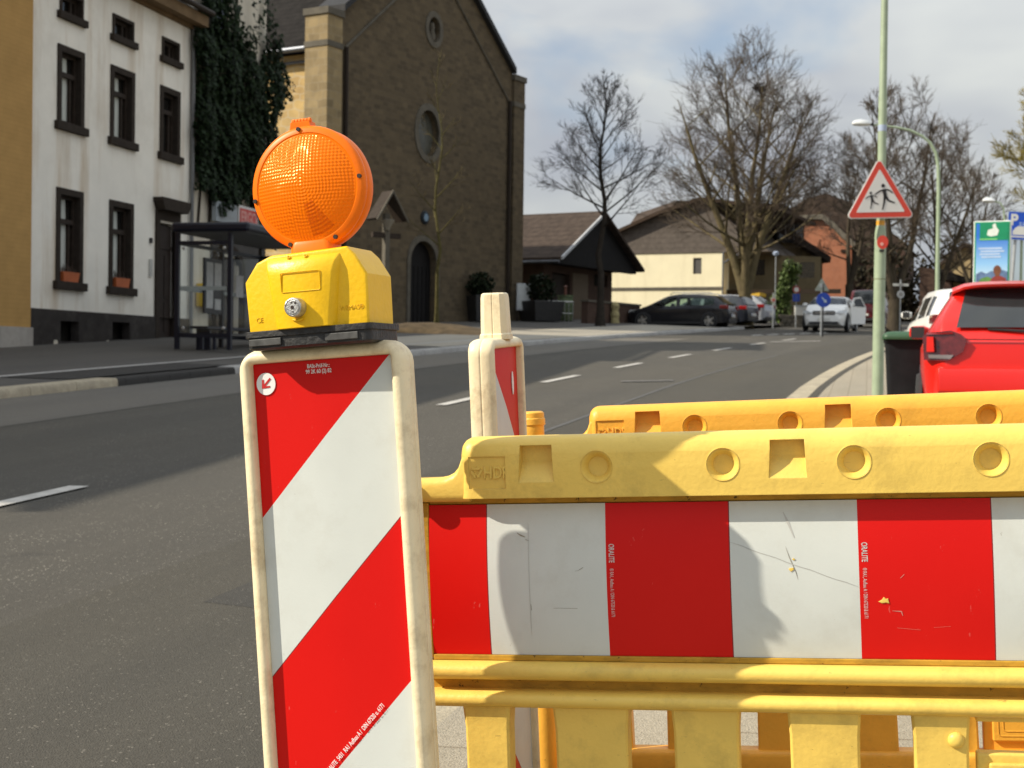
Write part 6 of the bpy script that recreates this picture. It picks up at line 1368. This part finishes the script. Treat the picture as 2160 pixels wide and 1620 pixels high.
b = MB(); b.prism([(-.29, ZA(602)), (.1, ZA(602)), (.05, ZA(590)), (-.08, ZA(584)), (-.2, ZA(588))], -.120, -.116); b.build('poster_meadow', pm('poster_meadow', (.10, .22, .05), rough=.4, var=.3, scale=9), fo2)
b = MB(); b.prism(circle(.11, ZA(571), .075, 18, .10), -.121, -.116); b.box(.07, .16, -.1212, -.116, ZA(590), ZA(577)); b.build('poster_bust', pm('poster_brown', (.16, .055, .022), rough=.5, var=.3, scale=10), fo2)
b = MB(); b.prism([(-.08, ZA(604)), (.30, ZA(604)), (.28, ZA(588)), (.18, ZA(583)), (.05, ZA(584)), (-.02, ZA(592))], -.123, -.1175); b.build('poster_garment', pm('poster_red', (.24, .03, .02), rough=.5, var=.3, scale=10), fo2)

# traffic island with keep-right sign, further signs and posts
d = 52; p = at(1735, 712, d); isl = thing('keep_right_sign', 'round blue keep right sign on a post before the white oncoming car', 'traffic sign', (p.x, p.y, gz(p.y)), R(6))
ZI = lambda py, px=1735: at(px, py, d).z-gz(p.y)
b = MB(); b.tube([(0, 0, 0), (0, 0, ZI(598))], .03, 10); b.build('post', SIGN_K, isl)
rr = 15.5/3000*d
b = MB(); b.prism(circle(0, ZI(633), rr, 28), -.06, -.04); pl_ = b.build('plate', pm('sign_blue_deep', (.006, .045, .33), rough=.35), isl)
b = MB(); Ma = T(.02, 0, ZI(633)) @ RY(45) ; b.prism([(-.13, .022), (.03, .022), (.03, .07), (.14, 0), (.03, -.07), (.03, -.022), (-.13, -.022)], -.066, -.058, Ma); b.build('arrow', pm('sign_arrow', (.36, .44, .52), rough=.4), pl_)
d3 = 53.5; p3 = at(1732, 712, d3); tb = thing('warning_sign', 'grey back of a triangular sign above the keep right sign', 'traffic sign', (p3.x, p3.y, gz(p3.y)), R(6))
b = MB(); b.prism([(x*.62, z*.62+at(1732, 600, d3).z-gz(p3.y)) for x, z in tri(.9, .04)], -.01, .01); b.build('plate', pm('sign_back', (.24, .27, .24), rough=.5, metal=.2), tb); b = MB(); b.tube([(0, .05, 0), (0, .05, at(1732, 590, d3).z-gz(p3.y))], .028, 8); b.build('post', GALV, tb)
b = MB(); b.box(-.1, .1, -.016, -.011, at(1732, 606, d3).z-gz(p3.y), at(1732, 598, d3).z-gz(p3.y)); b.build('bracket', GALV, tb)
def post_sign(px, d, pyt, lab, plates, name='traffic_sign', post=GALV, r=.025):
    p = at(px, 690, d); g = gz(p.y)+.05; o = thing(name, lab, 'traffic sign' if plates else 'lamp post', (p.x, p.y, g), R(6)); z = lambda py: at(px, py, d).z-g
    b = MB(); b.tube([(0, 0, 0), (0, 0, z(pyt))], r, 8); b.build('post', post, o); k = d/3000
    for kind, py, s, mt, mt2 in plates:
        b = MB()
        if kind == 'o': b.prism(circle(0, z(py), s*k, 22), -.05, -.03); q = b.build('plate', mt, o); b = MB(); b.prism(circle(0, z(py), s*k*.62, 22), -.055, -.045); b.build('field', mt2, q)
        else: b.box(-s[0]*k, s[0]*k, -.05, -.03, z(py+s[1]), z(py-s[1])); q = b.build('plate', mt, o); b = MB(); b.box(-s[0]*k*.3, s[0]*k*.3, -.055, -.045, z(py+s[1]*.6), z(py-s[1]*.6)); b.build('symbol', mt2, q)
    return o, z
post_sign(1678, 66, 600, 'small post with round red and white sign above a blue square sign', [('o', 611, 8, pm('sign_red_dull', (.30, .035, .03), rough=.5), SIGN_W), ('s', 628, (7.5, 8), MATS['sign_blue_deep'], pm('sign_dim', (.05, .09, .3), rough=.5))])
o, z = post_sign(1630, 64, 618, 'short post with small round white and red sign by the green hedge', [('o', 633, 5.5, pm('sign_pale', (.5, .42, .38), rough=.5), pm('sign_pale_red', (.5, .1, .06), rough=.5))])
o, z = post_sign(1634, 70, 535, 'thin grey park lamp beside the bare tree at the side street', [], 'park_lamp')
b = MB(); b.lathe([(.04, z(540)), (.13, z(538)), (.15, z(533)), (.05, z(530))], 14); b.build('lamp_head', MATS['pale_blue_band'], o)
post_sign(1898, 58, 590, 'street name plate on a post beneath the right hand trees', [('s', 601, (17, 2.6), pm('name_plate', (.5, .5, .46), rough=.5), pm('name_line', (.2, .2, .2), rough=.5)), ('o', 621, 8, GALV, pm('sign_backdull', (.2, .2, .2), rough=.5))], 'street_name_sign')
HEDGE = pm('hedge_leaf', (0.075, 0.115, 0.022), rough=.6, var=.6, scale=4)
p = at(1655, 690, 72); hg_ = thing('climbing_shrub', 'tall narrow green ivy shrub beside the round signs', 'shrub', (p.x, p.y, gz(p.y)))
b = MB(); rnd = random.Random(5)
for k in range(26):
    zz = .3+2.9*k/26; leaf_ball(b, (.25*math.sin(k*1.7)+.03*k-.4, rnd.uniform(-.2, .2), zz), .46-.006*k, 130, .075, rnd, (1, .8, 1))
b.build('leaves', HEDGE, hg_, fix=False); b = MB(); b.tube([(-.3, 0, 0), (-.1, 0, 1.5), (.3, 0, 3.2)], [.08, .06, .02], 6); b.build('stem', WOOD_D, hg_)
p = at(1690, 690, 70); cbx = thing('utility_cabinet', 'white utility cabinet beside the low stone wall', 'cabinet', (p.x, p.y, gz(p.y)), R(8))
b = MB(); b.box(-.32, .32, -.15, .15, .08, 1.0); b.build('case', pm('cabinet_white', (.58, .57, .52), rough=.5, var=.06), cbx, bevel=.02); b = MB(); b.box(-.34, .34, -.17, .17, 1.0, 1.05); b.build('lid', GALV, cbx); b = MB(); b.box(-.3, .3, -.13, .13, 0, .08); b.build('plinth', STONE_T, cbx)
p = at(1668, 690, 69); sw_ = thing('garden_wall', 'low grey rubble wall in front of the green shrub', 'wall', (p.x, p.y, gz(p.y)), R(8))
b = MB(); rnd = random.Random(9)
for k in range(5):
    for j in range(3): x = -.6+.25*k+(.1 if j % 2 else 0); b.box(x+rnd.uniform(-.02, .02), x+.24, -.14-rnd.random()*.03, .14, .2*j, .2*j+.19)
b.build('stones', STONE_T, sw_, bevel=.02)
# ------------------------------------------------------------------ bare trees
BARK = pm('bark', (0.060, 0.048, 0.034), rough=.9, var=.4, scale=6, bump=.8, bscale=25, stretch=(3, 3, .5), dirt=(.10, .09, .04), dirt_amt=.6, dscale=1.5)
BARK_L = pm('bark_pale', (0.135, 0.108, 0.060), rough=.9, var=.4, scale=6, bump=.6, bscale=25, stretch=(3, 3, .5), dirt=(.16, .15, .05), dirt_amt=.6, dscale=1.5)
TWIG = pm('twigs', (0.070, 0.054, 0.040), rough=.9, var=.35, scale=1.5)
TWIG_D = pm('twigs_dark', (0.040, 0.033, 0.029), rough=.9, var=.35, scale=1.5)
TWIG_O = pm('twigs_olive', (0.20, 0.165, 0.045), rough=.85, var=.4, scale=.8)
def tree(name, label, loc, prof, seed, trunk_r=.16, stems=1, limbs=26, k2=9, k3=7, k4=4, twig=TWIG, bark=BARK, tr=.010, fork=.14, up=.35, el0=(16, 40)):
    """bare tree. prof: crown outline as (height, radius) from crown base to tip; branches stop where they leave it"""
    rnd = random.Random(seed); root = thing(name, label, 'tree', loc, 0)
    TR, CR_ = MB(), MB(); H = prof[-1][0]; zb = prof[0][0]; ph = [rnd.uniform(0, 6.28) for _ in range(4)]
    def env(z, a): return interp(prof, z)*(1+.10*math.sin(3*a+ph[0]+z*.7)+.08*math.sin(5*a+ph[1]-z*1.1))
    def inside(p, k=1.0): return p.z < H*(.90+.10*k) and math.hypot(p.x, p.y) < k*env(p.z, math.atan2(p.y, p.x))
    def walk(p, d, L_, n, wob, upk, clip=1.0):
        pts = [p.copy()]
        for i in range(n):
            d = (d+Vector((rnd.gauss(0, wob), rnd.gauss(0, wob), rnd.gauss(0, wob)+upk/n))).normalized(); p = p+d*(L_/n)
            if clip and not inside(p, clip) and p.z > zb:
                if i == 0: pts.append(p-d*(L_/n)*.5)
                break
            pts.append(p.copy())
        return pts
    def taper(pts, r, e=.2): return [r*(1-(1-e)*i/(len(pts)-1)) for i in range(len(pts))]
    def side(d, ang):
        a = d.orthogonal().normalized(); a = Matrix.Rotation(rnd.uniform(0, 6.283), 3, d) @ a
        return (d*math.cos(ang)+a*math.sin(ang)).normalized()
    def on(pts, t):
        f = t*(len(pts)-1); i = min(len(pts)-2, int(f)); return pts[i].lerp(pts[i+1], f-i), (pts[i+1]-pts[i]).normalized()
    def lev4(p, d, L_):
        pts = walk(p, d, L_, 2, .04, .12, 0); CR_.tube(pts, taper(pts, tr, .5), 3, caps=False)
    def lev3(p, d, L_, r):
        if not inside(p, 1.04): return
        L_ = min(L_, .10*H)*rnd.uniform(.7, 1.15)
        pts = walk(p, d, L_, 3, .035, .2, 0); CR_.tube(pts, taper(pts, r, .4), 3, caps=False)
        for q in range(k4): pp, dd = on(pts, rnd.uniform(.15, 1)); lev4(pp, side(dd, rnd.uniform(.35, .75)), L_*rnd.uniform(.35, .7))
    def lev2(p, d, L_, r):
        if not inside(p): return
        pts = walk(p, d, L_, 4, .06, .25); CR_.tube(pts, taper(pts, r, .35), 4, caps=False)
        for q in range(k3): pp, dd = on(pts, rnd.uniform(.12, 1)); lev3(pp, side(dd, rnd.uniform(.4, .75)), L_*rnd.uniform(.35, .65), max(tr*1.1, r*.5))
    def lev1(p, d, L_, r):
        pts = walk(p, d, L_, 8, .045, up, .86); TR.tube(pts, taper(pts, r, .14), 6, caps=False)
        Le = sum((pts[i+1]-pts[i]).length for i in range(len(pts)-1))
        for q in range(max(2, int(k2*min(1, Le/(.24*H))))): t = .28+.72*(q+rnd.random())/k2; pp, dd = on(pts, t); lev2(pp, side(dd, rnd.uniform(.45, .8)), max(.35, Le*rnd.uniform(.28, .5)*(1.1-.4*t)), max(tr*1.6, r*(1-.8*t)*.5))
    def limbs_on(sp, rad, n, t0):
        ga = rnd.uniform(0, 6)
        for k in range(n):
            t = t0+(1-t0)*.97*((k+.4*rnd.random())/n); pp, dd = on(sp, t); ga += 2.4+rnd.uniform(-.35, .35); f = (pp.z-zb)/(H-zb); el = R(rnd.uniform(*el0)+38*max(0, f))
            e = max(interp(prof, min(H, pp.z+.10*H)), .35); Lx = min(max(.6, 1.25*e/math.cos(el)), max(.8, (H-pp.z)*1.3))
            i = int(t*(len(rad)-1)); lev1(pp, Vector((math.cos(ga)*math.cos(el), math.sin(ga)*math.cos(el), math.sin(el))), Lx, rad[i]*.36+.008)
    if stems == 1:
        n = 14; pts = [Vector((.012*H*math.sin(i*1.1+seed)*(i > 3), .010*H*math.cos(i*1.4+seed)*(i > 3), H*.98*i/n)) for i in range(n+1)]
        rad = [trunk_r*(1.35 if i == 0 else 1)*(1-.94*(i/n)**.9) for i in range(n+1)]; TR.tube(pts, rad, 10); limbs_on(pts, rad, limbs, zb/H)
    else:
        zf = H*fork; TR.tube([Vector((0, 0, 0)), Vector((.02, 0, zf*.5)), Vector((0, .0, zf))], [trunk_r*1.3, trunk_r, trunk_r*.95], 12)
        for s in range(stems):
            a = 2*math.pi*s/stems+seed*.7+rnd.uniform(-.3, .3); spread = .06 if s == 0 else rnd.uniform(.20, .36)
            sp = walk(Vector((0, 0, zf*.93)), Vector((math.cos(a)*spread, math.sin(a)*spread*.8, 1)).normalized(), (H-zf)*(1.0 if s == 0 else .95), 12, .04, .16)
            rad = taper(sp, trunk_r*.66, .06); TR.tube(sp, rad, 8, caps=False); limbs_on(sp, rad, limbs//stems, .17)
    TR.build('trunk', bark, root, smooth=60, fix=False); CR_.build('crown', twig, root, fix=False)
    return root
def tree_at(px, d, name, label, prof_px, seed, **k):
    p = at(px, 690, d); z = (ground(p.x, p.y) if d < 62 else gz(p.y))-.05
    return tree(name, label, (p.x, p.y, z), [(at(px, y, d).z-z, r/3000*d) for y, r in prof_px], seed, **k)
tree_at(921, 47, 'bare_tree', 'slender young bare tree in front of the church facade', [(520, 30), (450, 85), (350, 95), (250, 60), (150, 35), (90, 5)], 4, trunk_r=.075, limbs=16, k2=5, k3=3, k4=2, tr=.007, bark=pm('bark_green', (0.075, 0.065, 0.025), rough=.9, var=.4, scale=6), twig=pm('twigs_brown', (.07, .055, .03), rough=.9))
tree_at(1266, 56, 'bare_tree', 'dark bare tree with one straight trunk before the parish building', [(478, 90), (445, 175), (400, 195), (350, 160), (300, 125), (250, 95), (200, 72), (165, 42), (148, 8)], 7, trunk_r=.17, limbs=30, k2=8, k3=6, k4=4, tr=.0065, bark=pm('bark_dark', (0.030, 0.025, 0.02), rough=.9, var=.3, scale=6), twig=TWIG_D, up=.5)
tree_at(1570, 66, 'bare_tree', 'broad bare tree with forked trunk before the pale yellow house', [(520, 130), (460, 200), (400, 225), (330, 210), (260, 188), (200, 160), (150, 118), (105, 66), (66, 10)], 3, trunk_r=.36, stems=5, limbs=65, k2=9, k3=7, k4=4, tr=.008, bark=BARK_L, fork=.11)
tree_at(1885, 62, 'bare_tree', 'tall bare tree right behind the children sign', [(540, 80), (460, 140), (380, 150), (300, 130), (230, 90), (190, 55), (160, 8)], 12, trunk_r=.27, stems=3, limbs=42, k2=8, k3=7, k4=4, tr=.008, fork=.13)
tree_at(1975, 70, 'bare_tree', 'bare tree behind the curved lamp post', [(560, 90), (480, 125), (400, 125), (330, 105), (270, 60), (225, 8)], 21, trunk_r=.24, stems=3, limbs=33, k2=8, k3=6, k4=4, tr=.008, fork=.16)
tree_at(1790, 88, 'bare_tree', 'dark bare tree in front of the brick house roof left of the sign', [(560, 70), (480, 120), (400, 125), (340, 95), (300, 50), (275, 8)], 31, trunk_r=.26, stems=3, limbs=33, k2=8, k3=6, k4=4, tr=.010, fork=.2, twig=TWIG_D)
tree_at(2050, 86, 'bare_tree', 'smaller bare tree above the far tan house', [(560, 70), (480, 100), (420, 95), (370, 60), (335, 8)], 44, trunk_r=.22, stems=3, limbs=27, k2=8, k3=6, k4=4, tr=.010, fork=.2)
tree_at(2215, 42, 'olive_tree', 'olive yellow twiggy tree at the right edge above the parking sign', [(470, 60), (420, 115), (330, 120), (250, 95), (150, 62), (60, 20)], 51, trunk_r=.2, limbs=40, k2=12, k3=9, k4=5, tr=.008, bark=BARK_L, twig=TWIG_O, up=.05)
tree_at(1665, 92, 'bare_tree', 'bare tree behind the dormer house between the two crowns', [(520, 40), (450, 70), (400, 70), (350, 40), (325, 6)], 63, trunk_r=.2, stems=3, limbs=24, k2=7, k3=6, k4=3, tr=.016, fork=.2)
# bird nest in the broad tree
p = at(1602, 186, 65.6); ns = thing('bird_nest', 'dark bird nest high in the broad forked tree', 'nest', p); b = MB(); rnd = random.Random(1)
for k in range(90):
    d = Vector((rnd.gauss(0, 1), rnd.gauss(0, 1), rnd.gauss(0, .5))).normalized()*.22; u = Vector((rnd.gauss(0, 1), rnd.gauss(0, 1), rnd.gauss(0, .4))).normalized()*.16
    b.tube([d-u, d+u], .014, 3)
b.build('sticks', TWIG_D, ns, fix=False)
# dark leafy mass added for the shaded houses and trunks under the right-hand trees
p = at(1940, 690, 96); eg = thing('dark_backdrop', 'tall dark leafy mass added for shaded houses and trunks beneath the right hand bare trees', 'hedge', (p.x, p.y, gz(p.y)))
b = MB(); rnd = random.Random(17)
for k in range(16):
    x = -3.6+.5*k; hh = 4.2+1.2*math.sin(k*1.9)+.6*math.sin(k*.7)
    for q in range(int(hh/.8)): leaf_ball(b, (x+rnd.uniform(-.3, .3), rnd.uniform(-.4, .4), .5+.8*q), .75, 70, .16, rnd)
b.build('leaves', pm('dark_backdrop_leaf', (.028, .024, .012), rough=.7, var=.6, scale=2, spec=.2), eg, fix=False)
b = MB(); b.box(-3.4, 3.6, -.1, .1, 0, 1.2); b.build('stems', WOOD_D, eg)

# matte outdoor surfaces far from the camera hardly mirror the sky
for nm in ('white_render', 'cream_render', 'tan_render', 'grey_render', 'dark_plinth', 'dark_stone', 'dark_wood', 'brown_tiles', 'church_stone_shaded', 'church_stone_sunlit', 'buttress_stone_part_lit', 'grey_trim', 'red_brick', 'dark_brick',
           'grey_slate', 'pale_yellow_render', 'black_slate', 'verge_brown', 'shaded_olive_render', 'creeper_wall', 'dark_roof', 'brown_roof', 'verge_grey', 'tan_gable', 'church_door', 'brown_pipe', 'lead_coping', 'box_leaf', 'bark', 'bark_pale',
           'bark_dark', 'twigs', 'twigs_dark', 'twigs_olive', 'bark_green', 'twigs_brown', 'bin_black', 'door_brown', 'brown_cornice', 'dark_interior', 'plaque_dark', 'old_green', 'black_dormer'):
    if nm in MATS: bsdf(MATS[nm]).inputs['Specular IOR Level'].default_value = 0.12
